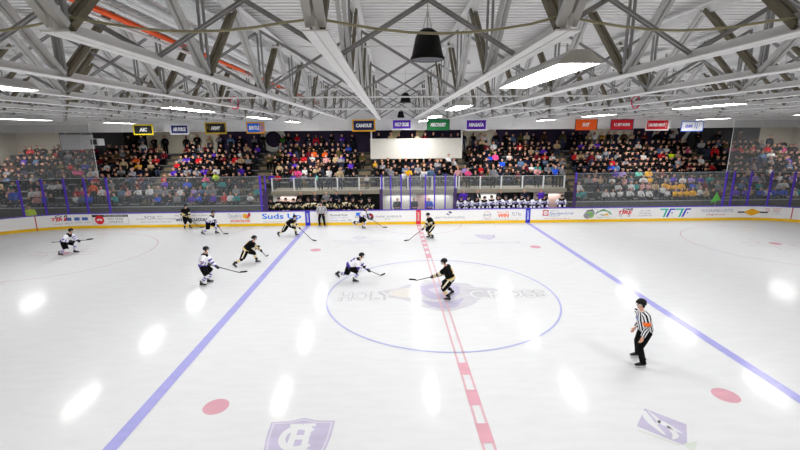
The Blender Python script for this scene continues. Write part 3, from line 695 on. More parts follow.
# air unit in the left corner
t = thing('air_handler', 'grey metal air unit hung from the ceiling behind left netting', 'air unit', (-24.3, 14.9, 5.42))
mb = MB(); mb.box(-.85, .55, -.35, .35, 0, 1.05); mb.box(.55, 1.0, -.3, .3, .05, 1.02); mb.build('casing', GALV, t)
mb = MB(); mb.box(1.0, 1.75, -.3, .3, .28, .76); mb.build('outlet_box', WPOST, t, label='white outlet box')
mb = MB(); mb.box(1.2, 1.62, -.33, -.3, .34, .7); mb.build('grille', GWALL, t)
for xx in (-.7, .4): mb = MB(); mb.tube([(xx, 0, 1.05), (xx, 0, 1.83)], .025, 6); mb.build('hanger', STEEL, t)
# end netting
def net(s0, s1, lb):
    mb = MB(); N = 30
    for i in range(N):
        a, b = s0 + (s1 - s0) * i / N, s0 + (s1 - s0) * (i + 1) / N; p, q = outline(a, .06)[0], outline(b, .06)[0]
        z = len(mb.v); mb.v += [(*p.xy, GT), (*q.xy, GT), (*q.xy, 7.1), (*p.xy, 7.1)]; mb.face([z, z + 1, z + 2, z + 3])
    tag(mb.build('protective_net', NET), lb, 'netting')
    mb = MB(); e = s1 if abs(s1) < abs(s0) else s0; p = outline(e, .06)[0]; mb.tube([(*p.xy, GT), (*p.xy, 7.2)], .016, 6); tag(mb.build('net_cable', PIPEW), 'thin white edge cable of the ' + ('left' if e < 0 else 'right') + ' netting', 'cable')
net(-S_CORNER - 9, -22.1, 'grey see-through netting above the left corner glass'); net(22.0, S_CORNER + 9, 'grey see-through netting above the right corner glass')
m = MB()
# banners
BN = [(-19.08, -17.75, 7.1, 6.4, 'AIC', (20, 20, 20), (240, 216, 30), 'black banner with a yellow border lettered AIC'), (-16.65, -15.4, 7.1, 6.41, 'AIR FORCE', (16, 28, 110), (236, 238, 244), 'navy AIR FORCE banner with white border'), (-14.34, -12.91, 7.2, 6.43, 'ARMY', (18, 18, 18), (206, 172, 40), 'black ARMY banner with gold border'),
      (-11.6, -10.37, 7.2, 6.44, 'BENTLEY', (22, 110, 232), (234, 160, 20), 'bright blue BENTLEY banner with orange border'), (-4.5, -2.94, 7.32, 6.52, 'CANISIUS', (18, 28, 84), (244, 180, 20), 'navy CANISIUS banner with gold border'), (-1.85, -.47, 7.34, 6.6, 'HOLY CROSS', (96, 36, 196), (236, 236, 244), 'purple HOLY CROSS banner with thin white border'),
      (.54, 2.08, 7.32, 6.54, 'MERCYHURST', (16, 130, 66), (22, 60, 56), 'green MERCYHURST banner with dark border'), (3.15, 4.64, 7.3, 6.52, 'NIAGARA', (88, 12, 170), (240, 240, 246), 'purple NIAGARA banner with wide white border'), (10.65, 12.2, 7.22, 6.5, 'RIT', (246, 92, 12), (60, 40, 40), 'orange RIT banner with dark side edges'),
      (13.09, 14.7, 7.22, 6.48, 'ROBERT MORRIS', (216, 14, 34), (50, 44, 90), 'red ROBERT MORRIS banner with dark edges'), (15.54, 17.18, 7.2, 6.43, 'SACRED HEART', (216, 10, 40), (238, 226, 226), 'red SACRED HEART banner with white border'), (18.03, 19.57, 7.06, 6.35, 'ATLANTIC HOCKEY', (236, 238, 246), (40, 100, 220), 'rumpled white banner with blue border and small lettering')]
for i, (x0, x1, z1, z0, t, c, bc, lb) in enumerate(BN):
    w, h = x1 - x0, z1 - z0; root = thing('team_banner', lb + ' hanging above the far boards', 'banner', ((x0 + x1) / 2, 13.0, z0), group='team banners above the far boards')
    ph = i * 1.7; amp = .035 if t in ('BENTLEY', 'ATLANTIC HOCKEY') else .015
    def fn(u, v, l, s=-1, o=0.): return (u, .0 + amp * math.sin(u * 5 + ph + v * 1.5) + s * (.003 + .003 * l) + o, v)
    cm, bm = mat('cloth ' + lb[:24], c, .7), mat('trim ' + lb[:24], bc, .7)
    f = Flat(); f.rect(-w / 2, 0, w / 2, h, bm, 0, 12); bt = .09 if bc[0] > 100 else .05; f.rect(-w / 2 + bt, bt if t != 'RIT' else 0, w / 2 - bt, h - bt * (t != 'RIT'), cm, 1, 12)
    f.build('cloth', fn, root)
    f = Flat(); tw = min(w * .68, .17 * len(t)); th = .25 if len(t) < 11 else .2
    f.text(t, -tw / 2, h / 2 - th / 2, tw, th, PBLUE if t == 'ATLANTIC HOCKEY' else PWH, 2, .06, .15)
    f.build('lettering', fn, root)
    f = Flat(); f.rect(-w / 2, 0, w / 2, h, cm, 0, 12); f.build('backing', lambda u, v, l: fn(u, v, l, 1), root)
    mb = MB(); mb.tube([(-w / 2 - .03, 0, h), (w / 2 + .03, 0, h)], .014, 6)
    for s in (-1, 1): mb.tube([(s * w * .42, 0, h), (s * w * .42, .1, 7.3 - z0 if 7.3 - z0 > h + .02 else h + .06)], .006, 5)
    mb.build('hanging_rod', STEEL, root)

# ------------------------------------------------------------------ figures
def skin_mesh(nodes, edges, sub=1):
    me = bpy.data.meshes.new('figure'); me.from_pydata([tuple(p) for p, r in nodes], edges, []); o = bpy.data.objects.new('figure', me); COL.objects.link(o)
    md = o.modifiers.new('skin', 'SKIN'); md.use_smooth_shade = True
    if sub: sd = o.modifiers.new('smooth', 'SUBSURF'); sd.levels = sub; sd.render_levels = sub
    if not me.skin_vertices: me.attributes  # layer is added with the modifier
    sv = me.skin_vertices[0].data
    for i, (p, r) in enumerate(nodes):
        sv[i].radius = r if isinstance(r, tuple) else (r, r); sv[i].use_root = (i == 0)
    dg = bpy.context.evaluated_depsgraph_get(); out = bpy.data.meshes.new_from_object(o.evaluated_get(dg))
    bpy.data.objects.remove(o); bpy.data.meshes.remove(me)
    return out

def two_bone(a, t, l1, l2, pole):
    a, t = V(a), V(t); d = t - a; L = d.length
    if L > (l1 + l2) * .995: k = L / ((l1 + l2) * .995); l1 *= k; l2 *= k
    x = (l1 * l1 - l2 * l2 + L * L) / (2 * L); h = math.sqrt(max(0, l1 * l1 - x * x)); u = d / L; p = V(pole); p = (p - u * p.dot(u)).normalized()
    return a + u * x + p * h

def solve(P):
    J = {}; h = P.get('hip', .9); L = R(P.get('lean', 10)); tw = R(P.get('twist', 0)); px = P.get('px', 0.)
    pel = V((px, 0, h)); td = V((math.sin(L), P.get('side', 0.), math.cos(L))).normalized(); J['pel'] = pel; J['td'] = td
    fw = V((math.cos(L), 0, -math.sin(L))); lf = V((0, 1, 0)); fw2 = fw * math.cos(tw) + lf * math.sin(tw); lf2 = lf * math.cos(tw) - fw * math.sin(tw)
    J['fw'], J['lf'] = fw2, lf2; J['neck'] = pel + td * .5; J['chest'] = pel + td * .34; J['waist'] = pel + td * .16
    sw = P.get('sw', .19)
    for s, k in ((1, 'l'), (-1, 'r')):
        J['sh' + k] = J['neck'] - td * .07 + lf2 * s * sw; J['hip' + k] = pel + V((0, s * .1, -.05)); J['an' + k] = V(P['f' + k])
        J['kn' + k] = two_bone(J['hip' + k], J['an' + k], .43, .42, V(P.get('kp' + k, (1, s * .15, .1)))); J['ha' + k] = V(P['h' + k])
        J['el' + k] = two_bone(J['sh' + k], J['ha' + k], .30, .27, V(P.get('ep' + k, (-.5, s * .8, -.4))))
    ly = R(P.get('look', 0)); lp = R(P.get('nod', 10)); J['hf'] = V((math.cos(ly) * math.cos(lp), math.sin(ly) * math.cos(lp), -math.sin(lp)))
    J['hl'] = V((-math.sin(ly), math.cos(ly), 0)); J['hu'] = J['hf'].cross(J['hl']); hb = (J['hu'] * .6 + td * .4).normalized()
    J['head'] = J['neck'] + hb * .20 + J['hf'] * .02
    return J

def body_mesh(J, bare=False, sub=2, slim=1.):
    N = [(J['pel'], .11 * slim), (J['waist'], .105 * slim), (J['chest'], .125 * slim), (J['neck'], .06), (J['head'] - J['hu'] * .09, .055), (J['head'] - J['hu'] * .045 + J['hf'] * .03, .07), (J['head'] + J['hu'] * .02, .098), (J['head'] + J['hu'] * .085, .075)]
    E = [(0, 1), (1, 2), (2, 3), (3, 4), (4, 5), (5, 6), (6, 7)]
    def add(p, r, q): N.append((p, r)); E.append((q, len(N) - 1)); return len(N) - 1
    add(J['head'] + J['hf'] * .118 - J['hu'] * .012, .014, 6)
    for s in (1, -1): add(J['head'] + J['hl'] * s * .1 - J['hu'] * .005, .022, 6)
    for s, k in ((1, 'l'), (-1, 'r')):
        a = add(J['sh' + k], .06, 2); b = add(J['el' + k], .045, a); d = (J['ha' + k] - J['el' + k]).normalized(); c = add(J['ha' + k] - d * .04, .03, b); c = add(J['ha' + k] + d * .03, (.036, .028), c)
        if bare:
            u = V((0, s, 0)).cross(d); u = (u if u.length > .2 else V((1, 0, 0))).normalized(); w = d.cross(u)
            for i, (off, ln) in enumerate(((-.028, .07), (-.009, .085), (.011, .08), (.03, .06))):
                f = add(J['ha' + k] + d * .065 + u * off, .0105, c); f = add(J['ha' + k] + d * (.065 + ln * .55) + u * off * 1.15 - w * s * .008, .0095, f); add(J['ha' + k] + d * (.065 + ln * .9) + u * off * 1.15 - w * s * .03, .008, f)
            f = add(J['ha' + k] + d * .03 + u * .05 - w * s * .012, .011, c); add(J['ha' + k] + d * .075 + u * .06 - w * s * .022, .009, f)
        a = add(J['hip' + k], .09, 0); b = add(J['kn' + k], .06, a); add(J['an' + k], .042, b)
    me = skin_mesh(N, E, sub)
    for m in (SKIN, HAIRB, EYE, LIP): me.materials.append(m)
    for p in me.polygons:
        c = p.center - J['head']; f, l, u = c.dot(J['hf']), c.dot(J['hl']), c.dot(J['hu']); mi = 0
        if c.length < .2 and u > -.07:
            if u > .06 or (f < -.01 and u > -.05 and abs(l) < .095): mi = 1
            elif f > .06 and abs(abs(l) - .036) < .017 and abs(u - .012) < .014: mi = 2
            elif f > .07 and abs(l) < .025 and abs(u + .055) < .011: mi = 3
        p.material_index = mi
    return me

def glove(root, J, k, s, m, m2):
    w = J['ha' + k]; a = (w - J['el' + k]).normalized(); b = V((0, 0, 1)) - a * a.z; b = (b if b.length > .2 else V((1, 0, 0))).normalized(); c = a.cross(b) * s
    mb = MB(); mb.loft([w - a * .13, w - a * .08, w - a * .02], [(.06, .066), (.066, .07), (.05, .05)], b, 10, [1, 1, 0]); mb.loft([w - a * .03, w + a * .03, w + a * .085], [(.046, .04), (.056, .043), (.05, .035)], b, 10)
    for o in (-.036, -.012, .012, .036): p = w + a * .075 + b * o; mb.loft([p, p + a * .045 - c * .012, p + a * .055 - c * .05, p + a * .025 - c * .075], [.017, .017, .015, .013], b, 7)
    p = w + a * .02 + b * .045; mb.loft([p, p + b * .022 + a * .025 - c * .02, p + b * .01 + a * .05 - c * .05], [.019, .017, .014], a, 7)
    mb.build('glove', [m, m2], root, smooth=True)

def skate(root, J, k, s, pitch=0., yaw=0.):
    A = J['an' + k]; f = V((math.cos(yaw) * math.cos(pitch), math.sin(yaw) * math.cos(pitch), -math.sin(pitch))); l = V((-math.sin(yaw), math.cos(yaw), 0)); u = f.cross(l)
    mb = MB(); mb.loft([A - f * .075 - u * .05, A - f * .05 - u * .045, A + f * .06 - u * .055, A + f * .15 - u * .07, A + f * .2 - u * .075], [(.03, .035), (.042, .055), (.045, .05), (.045, .035), (.028, .022)], l, 10); mb.loft([A - u * .06, A + u * .02, A + u * .1 - f * .01], [.045, .05, .058], l, 10); mb.loft([A + u * .07 + f * .05, A + u * .13 + f * .055], [(.04, .015), (.03, .012)], l, 8)
    o = mb.build('skate', BOOT, root, smooth=True)
    mb = MB(); q = lambda x, y, z: A + f * x + l * y + u * z
    mb.hexa([q(-.08, -.008, -.14), q(.19, -.008, -.14), q(.19, .008, -.14), q(-.08, .008, -.14), q(-.07, -.02, -.1), q(.17, -.02, -.1), q(.17, .02, -.1), q(-.07, .02, -.1)], 0)
    mb.hexa([q(-.09, -.003, -.16), q(.19, -.003, -.16), q(.19, .003, -.16), q(-.09, .003, -.16), q(-.1, -.003, -.138), q(.21, -.003, -.138), q(.21, .003, -.138), q(-.1, .003, -.138)], 1)
    b = mb.build('blade', [SOLE, SBLADE], o)

def helmet(root, J, m, cage=True, visor=False):
    c = J['head'] + J['hu'] * .03 - J['hf'] * .002; mb = MB(); n, rows = 20, 8
    for i in range(rows + 1):
        for k in range(n):
            a = 2 * PI * k / n; ca = math.cos(a); lim = R(78 + 40 * (.5 - .5 * ca) ** .7); th = lim * i / rows
            rr = 1 + .03 * math.cos(4 * a) * math.sin(th)
            mb.v.append(tuple(c + J['hf'] * (.132 * math.sin(th) * ca * rr) + J['hl'] * (.112 * math.sin(th) * math.sin(a) * rr) + J['hu'] * (.118 * math.cos(th))))
    for i in range(rows):
        for k in range(n): p = i * n + k; q = i * n + (k + 1) % n; mb.face([p, p + n, q + n, q])
    for s in (-1, 1):
        e = c + J['hl'] * s * .108 - J['hu'] * .045; mb.loft([e + J['hu'] * .05, e - J['hu'] * .035], [(.04, .012), (.03, .012)], J['hf'], 8)
    h = mb.build('helmet', m, root, smooth=True)
    if cage:
        mb = MB()
        for z in (.02, -.015, -.05, -.085): mb.tube([c + J['hf'] * (.13 * math.cos(a) + .012) + J['hl'] * .11 * math.sin(a) + J['hu'] * (z - .01) for a in [R(-75 + 15 * i) for i in range(11)]], .0035, 5)
        for t in (-40, -14, 14, 40): mb.tube([c + J['hf'] * (.13 * math.cos(R(t)) + .012) + J['hl'] * .11 * math.sin(R(t)) + J['hu'] * z for z in (.03, -.03, -.1)], .0035, 5)
        mb.build('face_cage', SBLADE, h)
    if visor:
        f = MB(); A = [c + J['hf'] * (.132 * math.cos(a) + .01) + J['hl'] * .112 * math.sin(a) for a in [R(-75 + 15 * i) for i in range(11)]]
        for i in range(10): b = len(f.v); f.v += [tuple(A[i] + J['hu'] * .02), tuple(A[i + 1] + J['hu'] * .02), tuple(A[i + 1] - J['hu'] * .055), tuple(A[i] - J['hu'] * .055)]; f.face([b, b + 1, b + 2, b + 3])
        f.build('visor', VISOR, h, smooth=True)

def decal(root, tgt, t, J, size, m, back=True, up=.27, bold=.05):
    me = tgt.data; bvh = BVHTree.FromPolygons([v.co for v in me.vertices], [list(p.vertices) for p in me.polygons])
    vs, fs, asp = text_geo(t, bold, 0.); d = J['fw'] * (1 if back else -1); l = J['lf'] * (-1 if back else 1); w = size * min(1.25, asp * .8); out = []
    for x, y in vs:
        o = J['pel'] + J['td'] * (up + (y - .5) * size) + l * (x - .5) * w - d * .6; hit = bvh.ray_cast(o, d)
        out.append(tuple(hit[0] - d * .008) if hit[0] is not None else tuple(o + d * .45))
    q = bpy.data.meshes.new('number'); q.from_pydata(out, [], fs); q.materials.append(m); obj('jersey_number', q, root)

def shirt(root, J, name, mats, tm, sm, n=20, big=1., matfn=None, smfn=None, hem=.06):
    """torso and sleeves in one mesh; tm / sm pick material indices for torso rings and sleeve rings"""
    mb = MB(); td = J['td']; p = J['pel']; B = big
    mb.loft([p - td * hem, p + td * .0, p + td * .05, p + td * .18, p + td * .33, p + td * .43, p + td * .49, p + td * .525], [(.205 * B, .16 * B), (.21 * B, .162 * B), (.208 * B, .16 * B), (.205 * B, .155 * B), (.225 * B, .16 * B), (.2 * B, .135 * B), (.13 * B, .1 * B), (.07, .07)], J['lf'], n, tm, mat_fn=matfn)
    for s, k in ((1, 'l'), (-1, 'r')):
        S, E, H = J['sh' + k], J['el' + k], J['ha' + k]; d1 = E - S; d2 = H - E
        mb.loft([S - J['lf'] * s * .09 + td * .02, S, S + d1 * .35, S + d1 * .6, S + d1 * .78, E, E + d2 * .3, E + d2 * .5, E + d2 * .82], [.085 * B, .1 * B, .092 * B, .085 * B, .08 * B, .074 * B, .07 * B, .066 * B, .06 * B], (0, 0, 1), 14, sm, mat_fn=smfn)
    return mb.build(name, mats, root, smooth=True)

def legs(root, J, name, mats, rs, m=None, frac=1., n=12):
    mb = MB(); td = J['td']; p = J['pel']
    mb.loft([p + td * .1, p + td * .0, p - V((0, 0, .09))], [(.185 * rs, .145 * rs), (.195 * rs, .155 * rs), (.15 * rs, .13 * rs)], J['lf'], 16, m[:2] + [0] if m else None)
    for s, k in ((1, 'l'), (-1, 'r')):
        H, K, A = J['hip' + k], J['kn' + k], J['an' + k]
        if frac < 1: mb.loft([H + V((0, 0, .02)), H.lerp(K, .35), H.lerp(K, .7), H.lerp(K, .95)], [.125 * rs, .13 * rs, .122 * rs, .112 * rs], (0, 1, 0), 14, [0, 0, 0, 0], mat_fn=(lambda i, k2, mi, s=s: 1 if m and (k2 == 0 if s > 0 else k2 == 7) else mi) if m else None)
        else: mb.loft([H + V((0, 0, .02)), H.lerp(K, .5), K, K.lerp(A, .5), A - V((0, 0, .03))], [.115 * rs, .1 * rs, .082 * rs, .075 * rs, .072 * rs], (0, 1, 0), n)
    return mb.build(name, mats, root, smooth=True)

def player(P, team, loc, hd, label, num=None, group=None):
    root = thing('person', label, 'person', (*loc, 0) if len(loc) == 2 else loc, R(hd), group); J = solve(P); wht = team == 'w'
    obj('body', body_mesh(J, sub=1), root)
    if wht: j = shirt(root, J, 'jersey', [JW, JP, JB], [1, 1, 0, 0, 0, 2, 2, 2], [2, 0, 0, 0, 1, 0, 1, 0, 0], big=1.12)
    else: j = shirt(root, J, 'jersey', [JB, JG, JGR], [2, 1, 0, 0, 0, 0, 0, 0], [0, 0, 0, 2, 2, 0, 2, 1, 0], big=1.12)
    if num: decal(root, j, num, J, .26, JP if wht else JG)
    if P.get('crest'): decal(root, j, P['crest'], J, .32, JGR if not wht else JP, back=False, up=.25)
    legs(root, J, 'hockey_pants', [JB, JGR], 1.12, [0, 0] if not wht else None, .9) if not wht else legs(root, J, 'hockey_pants', [JB], 1.12, None, .9)
    for s, k in ((1, 'l'), (-1, 'r')):
        K, A = J['kn' + k], J['an' + k]; mb = MB()
        mb.loft([K + (J['hip' + k] - K) * .15, K, K.lerp(A, .25), K.lerp(A, .38), K.lerp(A, .5), K.lerp(A, .62), K.lerp(A, .85)], [.088, .086, .08, .077, .074, .07, .06], (0, 1, 0), 10, [0, 0, 1, 0, 1, 0, 0] if wht else [0, 0, 1, 2, 1, 0, 0]); mb.build('sock', [JW, JP] if wht else [JB, JGR, JG], root, smooth=True)
        skate(root, J, k, s, R(P.get('pit' + k, 0)), R(P.get('toe' + k, 0))); glove(root, J, k, s, GLV, JP if wht else JGR)
    helmet(root, J, BLACK)
    return root, J

def stick(T, B, label, L=1.52, flip=1):
    T, B = V(T), V(B); d = (T - B).normalized(); E = B + d * L; t = thing('hockey_stick', label, 'hockey stick', tuple(B), 0, 'hockey sticks of the skaters'); mb = MB(); mb.bar((0, 0, 0), E - B, .03, .022, (0, 0, 1), 0); mb.bar(d * (L - .14), d * L, .036, .03, (0, 0, 1), 0); mb.build('shaft', STICKM, t)
    h = V((-d.x, -d.y, 0)).normalized(); n = V((-h.y, h.x, 0)) * flip; mb = MB(); pts = [d * .02, h * .1 + n * .005, h * .2 + n * .02, h * .29 + n * .045]
    mb.loft([p + V((0, 0, .03)) for p in pts], [(.012, .03), (.011, .038), (.009, .036), (.006, .025)], n, 8); mb.build('blade', TAPE, t)
    return t
def loc2w(loc, hd, p): a = R(hd); return V((loc[0] + p[0] * math.cos(a) - p[1] * math.sin(a), loc[1] + p[0] * math.sin(a) + p[1] * math.cos(a), (loc[2] if len(loc) > 2 else 0) + p[2]))
def w2loc(loc, hd, p): a = R(hd); x, y = p[0] - loc[0], p[1] - loc[1]; return V((x * math.cos(a) + y * math.sin(a), -x * math.sin(a) + y * math.cos(a), p[2] - (loc[2] if len(loc) > 2 else 0)))

def skater(P, team, loc, hd, B, T, label, slabel, num=None, top='r', frac=.36, one=False, L=1.52):
    """T (local) is where the upper hand grips, B (world) is where the blade sits"""
    Tw = loc2w(loc, hd, T); bl = w2loc(loc, hd, B); Tl = V(T); d = (bl - Tl).normalized(); o = 'l' if top == 'r' else 'r'
    P['h' + top] = Tl; P.setdefault('h' + o, Tl + d * frac) if one else P.__setitem__('h' + o, Tl + d * frac)
    player(P, team, loc, hd, label, num)
    stick(loc2w(loc, hd, Tl - d * .06) , B, slabel, L=max(L, (bl - Tl).length + .08))

A = .16
skater(dict(hip=.78, lean=42, fl=(.3, .22, A), fr=(-.22, -.2, A), look=5, nod=5, toel=8, toer=-12), 'w', (-19.83, 6.6), 5, (-18.72, 6.75, .78), (.42, -.25, .82), 'person in white hockey kit crouching with raised stick, alone in the left end circle', 'hockey stick lifted by the white player in the left end circle', '17')
skater(dict(hip=.93, lean=8, fl=(.06, .17, A), fr=(-.02, -.17, A), look=20, toel=15, toer=-15), 'b', (-16.15, 12.7), -40, (-15.3, 12.8, .05), (.22, -.12, 1.05), 'person in black hockey kit standing upright against the far boards at left', 'hockey stick of the black player standing against the far boards')
skater(dict(hip=.84, lean=34, fl=(.35, .16, A), fr=(-.42, -.12, .2), look=-20, nod=0, toel=10, toer=-10, pitr=25), 'w', (-13.85, 10.93), 0, (-12.85, 10.75, .06), (.38, -.05, .9), 'person in white hockey kit gliding right near the far boards beside the orange advert', 'hockey stick of the white player gliding by the orange advert', '8')
skater(dict(hip=.92, lean=16, fl=(.12, .18, A), fr=(-.1, -.17, A), look=0, nod=8, toel=10, toer=-10), 'w', (-10.1, 1.5), 12, (-8.62, 1.75, .45), (.22, -.16, .98), 'person in white hockey kit standing tall holding stick forward, left of blue line', 'hockey stick held out level by the upright white player', '24', L=1.6)
skater(dict(hip=.82, lean=46, px=-.05, fl=(.42, .16, A), fr=(-.62, -.2, .2), look=0, nod=0, toel=8, toer=-35, pitr=30), 'b', (-9.15, 4.25), 18, (-8.55, 5.4, .08), (.5, .1, .86), 'person in black hockey kit pushing off hard, just left of the blue line', 'hockey stick of the black player pushing off left of the blue line', '9', L=1.35)
skater(dict(hip=.8, lean=56, px=-.05, fl=(.4, .16, A), fr=(-.66, -.15, .22), look=-10, nod=0, toel=8, toer=-30, pitr=35), 'b', (-8.5, 10.15), -10, (-6.75, 8.85, .04), (.55, -.1, .78), 'person in black hockey kit lunging right on the far end of the left blue line', 'hockey stick reaching right from the black player on the blue line', '6', L=1.7)
skater(dict(hip=.85, lean=38, fl=(-.5, .12, .42), fr=(.12, -.12, A), look=-10, nod=5, pitl=40, toer=-8), 'w', (-4.0, 12.1), -5, (-2.5, 12.0, .06), (.38, -.1, .95), 'person in white hockey kit striding right close to the far boards', 'hockey stick of the white player striding along the far boards', '21', L=1.6)
skater(dict(hip=.86, lean=26, fl=(.02, .16, A), fr=(.16, -.16, A), look=-10, nod=8, toel=10, toer=-10), 'b', (.58, 9.1), 188, (-.95, 8.5, .04), (.3, .12, .92), 'person in black hockey kit beside the red line near the far boards', 'hockey stick of the black player near the far red line', '15', top='l', L=1.6)
skater(dict(hip=.77, lean=60, px=-.12, fl=(-.66, .1, .42), fr=(.06, -.1, A), look=-8, nod=2, pitl=45, toer=-8), 'w', (-3.68, 1.56), 6, (-2.45, 2.22, .05), (.42, -.12, .7), 'person in white hockey kit leaning low, on the left edge of the centre circle', 'hockey stick of the low leaning white player at the centre circle', '22')
skater(dict(hip=.9, lean=22, fl=(.02, .14, A), fr=(-.02, -.14, .34), look=25, nod=14, pitr=35, kpr=(1, -.2, .2)), 'b', (.3, -.62), 158, (-1.0, .12, .56), (.38, -.1, .98), 'person in black hockey kit at centre ice on the team crest, back turned', 'hockey stick of the black player at centre ice', '5', L=1.58)

def official(P, loc, hd, label, band=True, striped=True):
    root = thing('person', label, 'person', (*loc, 0), R(hd)); root.scale = [P.get('sc', 1)] * 3; J = solve(P); obj('body', body_mesh(J, True), root)
    fn = (lambda i, k, m: (k // 1) % 2)
    s = shirt(root, J, 'striped_shirt', [JW, JB], [0] * 8, [0] * 9, 28, .98, fn, lambda i, k, m: k % 2 if i < 8 else 1, hem=.0)
    legs(root, J, 'trousers', [JB], 1.0)
    if band:
        for k in 'lr': S, E = J['sh' + k], J['el' + k]; mb = MB(); mb.loft([S.lerp(E, .42), S.lerp(E, .74)], [.093, .086], (0, 0, 1), 14); mb.build('armband', ORANGE, root, smooth=True, label='orange armband')
    if band: decal(root, s, 'H', J, .1, PSTL, False, .36)
    for s_, k in ((1, 'l'), (-1, 'r')): skate(root, J, k, s_, 0, R(P.get('toe' + k, 0)))
    helmet(root, J, BLACK, False, True)
official(dict(hip=1.0, lean=17, fl=(.04, .13, A), fr=(-.1, -.36, A), hl=(.2, .23, .86), hr=(.16, -.2, .92), epl=(-1, .25, -.2), epr=(-1, -.3, -.2), look=4, nod=4, sw=.185, sc=1.09), (4.98, -5.42), 178, 'person in black and white stripes with orange armband, skating on the right side')
official(dict(hip=.93, lean=3, fl=(.0, .17, A), fr=(.0, -.17, A), hl=(.1, .24, .88), hr=(.1, -.24, .88), nod=4, toel=20, toer=-20), (-6.84, 13.0), -90, 'person in striped shirt standing against the far boards by the blue marker', False)

# ---- bench players, coaches, off-ice officials
def seated(team, x, y, z, label, var, group):
    P = dict(hip=.56, lean=(12, 24, 4)[var], fl=(.5, .16, A), fr=(.46, -.16, A), hl=(.42, .14, .7), hr=((.42, -.14, .7), (.3, -.22, .62), (.46, -.05, .8))[var], look=(0, 25, -20)[var], nod=6, crest='T' if team == 'b' else 'HC', kpl=(.3, .1, 1), kpr=(.3, -.1, 1))
    return player(P, team, (x, y, z), -90, label, None, group)[0]
protos = {(t, v): None for t in 'bw' for v in range(3)}
BXS = {'b': [-10.6, -10.05, -9.5, -8.98, -8.45, -7.93, -7.4, -6.85, -6.3, -5.75, -5.2, -4.65, -4.1, -3.5], 'w': [3.15, 3.7, 4.25, 4.8, 5.35, 5.9, 6.45, 7.0, 7.55, 8.1, 8.7, 9.25, 10.5]}
for t, xs in BXS.items():
    for i, x in enumerate(xs):
        v = (i * 2 + (i // 3)) % 3; tm = 'black' if t == 'b' else 'white'; g = f'{tm} team players on the bench'
        lb = f'person in {tm} hockey kit sitting on the {"left" if t == "b" else "right"} bench, {ordn(i)} from the left'; loc = (x, 14.05 + .1 * (i % 2), .5 + random.uniform(-.02, .12))
        if protos[t, v] is None: protos[t, v] = seated(t, *loc, lb, v, g)
        else: c = copy_tree(protos[t, v]); c.location = loc; c['label'] = lb; c['group'] = g; c.rotation_euler.z = R(-90 + random.uniform(-15, 15))

TOPC = dict(black=(15, 15, 17), charcoal=(36, 37, 41), navy=(22, 27, 52), grey=(140, 142, 148), white=(228, 228, 230), maroon=(112, 28, 40), red=(206, 34, 44), orange=(244, 104, 36), gold=(244, 186, 30), mustard=(170, 126, 40), olive=(92, 84, 48), brown=(84, 60, 44), tan=(196, 172, 136), cream=(226, 214, 186), green=(56, 140, 44), lime=(214, 244, 30), mint=(110, 226, 206), teal=(34, 160, 160), blue=(44, 92, 220), denim=(96, 124, 160), purple=(92, 52, 190), lavender=(176, 150, 212), pink=(236, 84, 150), rose=(216, 160, 162))
TOP = {k: mat('cloth ' + k, v, .85, noise=.1, scale=12, spec=.12) for k, v in TOPC.items()}
SKINS = [mat('skin light', (206, 152, 128), .6), mat('skin fair', (218, 168, 146), .6), mat('skin tan', (196, 142, 112), .55), mat('skin brown', (128, 84, 60), .55)]
HAIRS = [HAIRB, mat('dark hair', (30, 24, 22), .7), mat('fair hair', (186, 146, 92), .7), mat('grey hair', (150, 148, 146), .7), mat('ginger hair', (134, 74, 38), .7)]
LEGS = [TOP['black'], mat('denim trousers', (52, 62, 88), .85), TOP['charcoal'], mat('khaki trousers', (128, 112, 84), .85)]

def civilian(P, loc, hd, label, top, leg=0, hair=1, tie=None, group=None):
    root = thing('person', label, 'person', loc, R(hd), group); J = solve(P); me = body_mesh(J, True, 2); me.materials[1] = HAIRS[hair]; obj('body', me, root)
    s = shirt(root, J, 'jacket', [TOP[top], TOP['white']], [0] * 8, [0] * 9, 18, .95); legs(root, J, 'trousers', [LEGS[leg]], .98)
    for s_, k in ((1, 'l'), (-1, 'r')):
        a = J['an' + k]; mb = MB(); mb.loft([a + V((-.07, 0, -.1)), a + V((0, 0, -.08)), a + V((.1, 0, -.11)), a + V((.19, 0, -.125))], [(.035, .03), (.045, .06), (.045, .04), (.03, .022)], (0, 1, 0), 10); mb.build('shoe', BLACK, root, smooth=True)
    if tie: decal(root, s, 'I', J, .3, TOP[tie], False, .33, .1)
ST = lambda v: [dict(hip=.93, lean=2, fl=(0, .13, A), fr=(0, -.13, A), hl=(.1, .26, .85), hr=(.1, -.26, .85), nod=6), dict(hip=.93, lean=4, fl=(0, .14, A), fr=(0, -.14, A), hl=(.26, -.08, 1.14), hr=(.28, .08, 1.1), epl=(0, 1, -.6), epr=(0, -1, -.6), look=15, nod=6), dict(hip=.93, lean=3, fl=(.03, .12, A), fr=(-.03, -.14, A), hl=(.24, .1, 1.0), hr=(.26, -.1, 1.02), look=-15, nod=6)][v % 3]
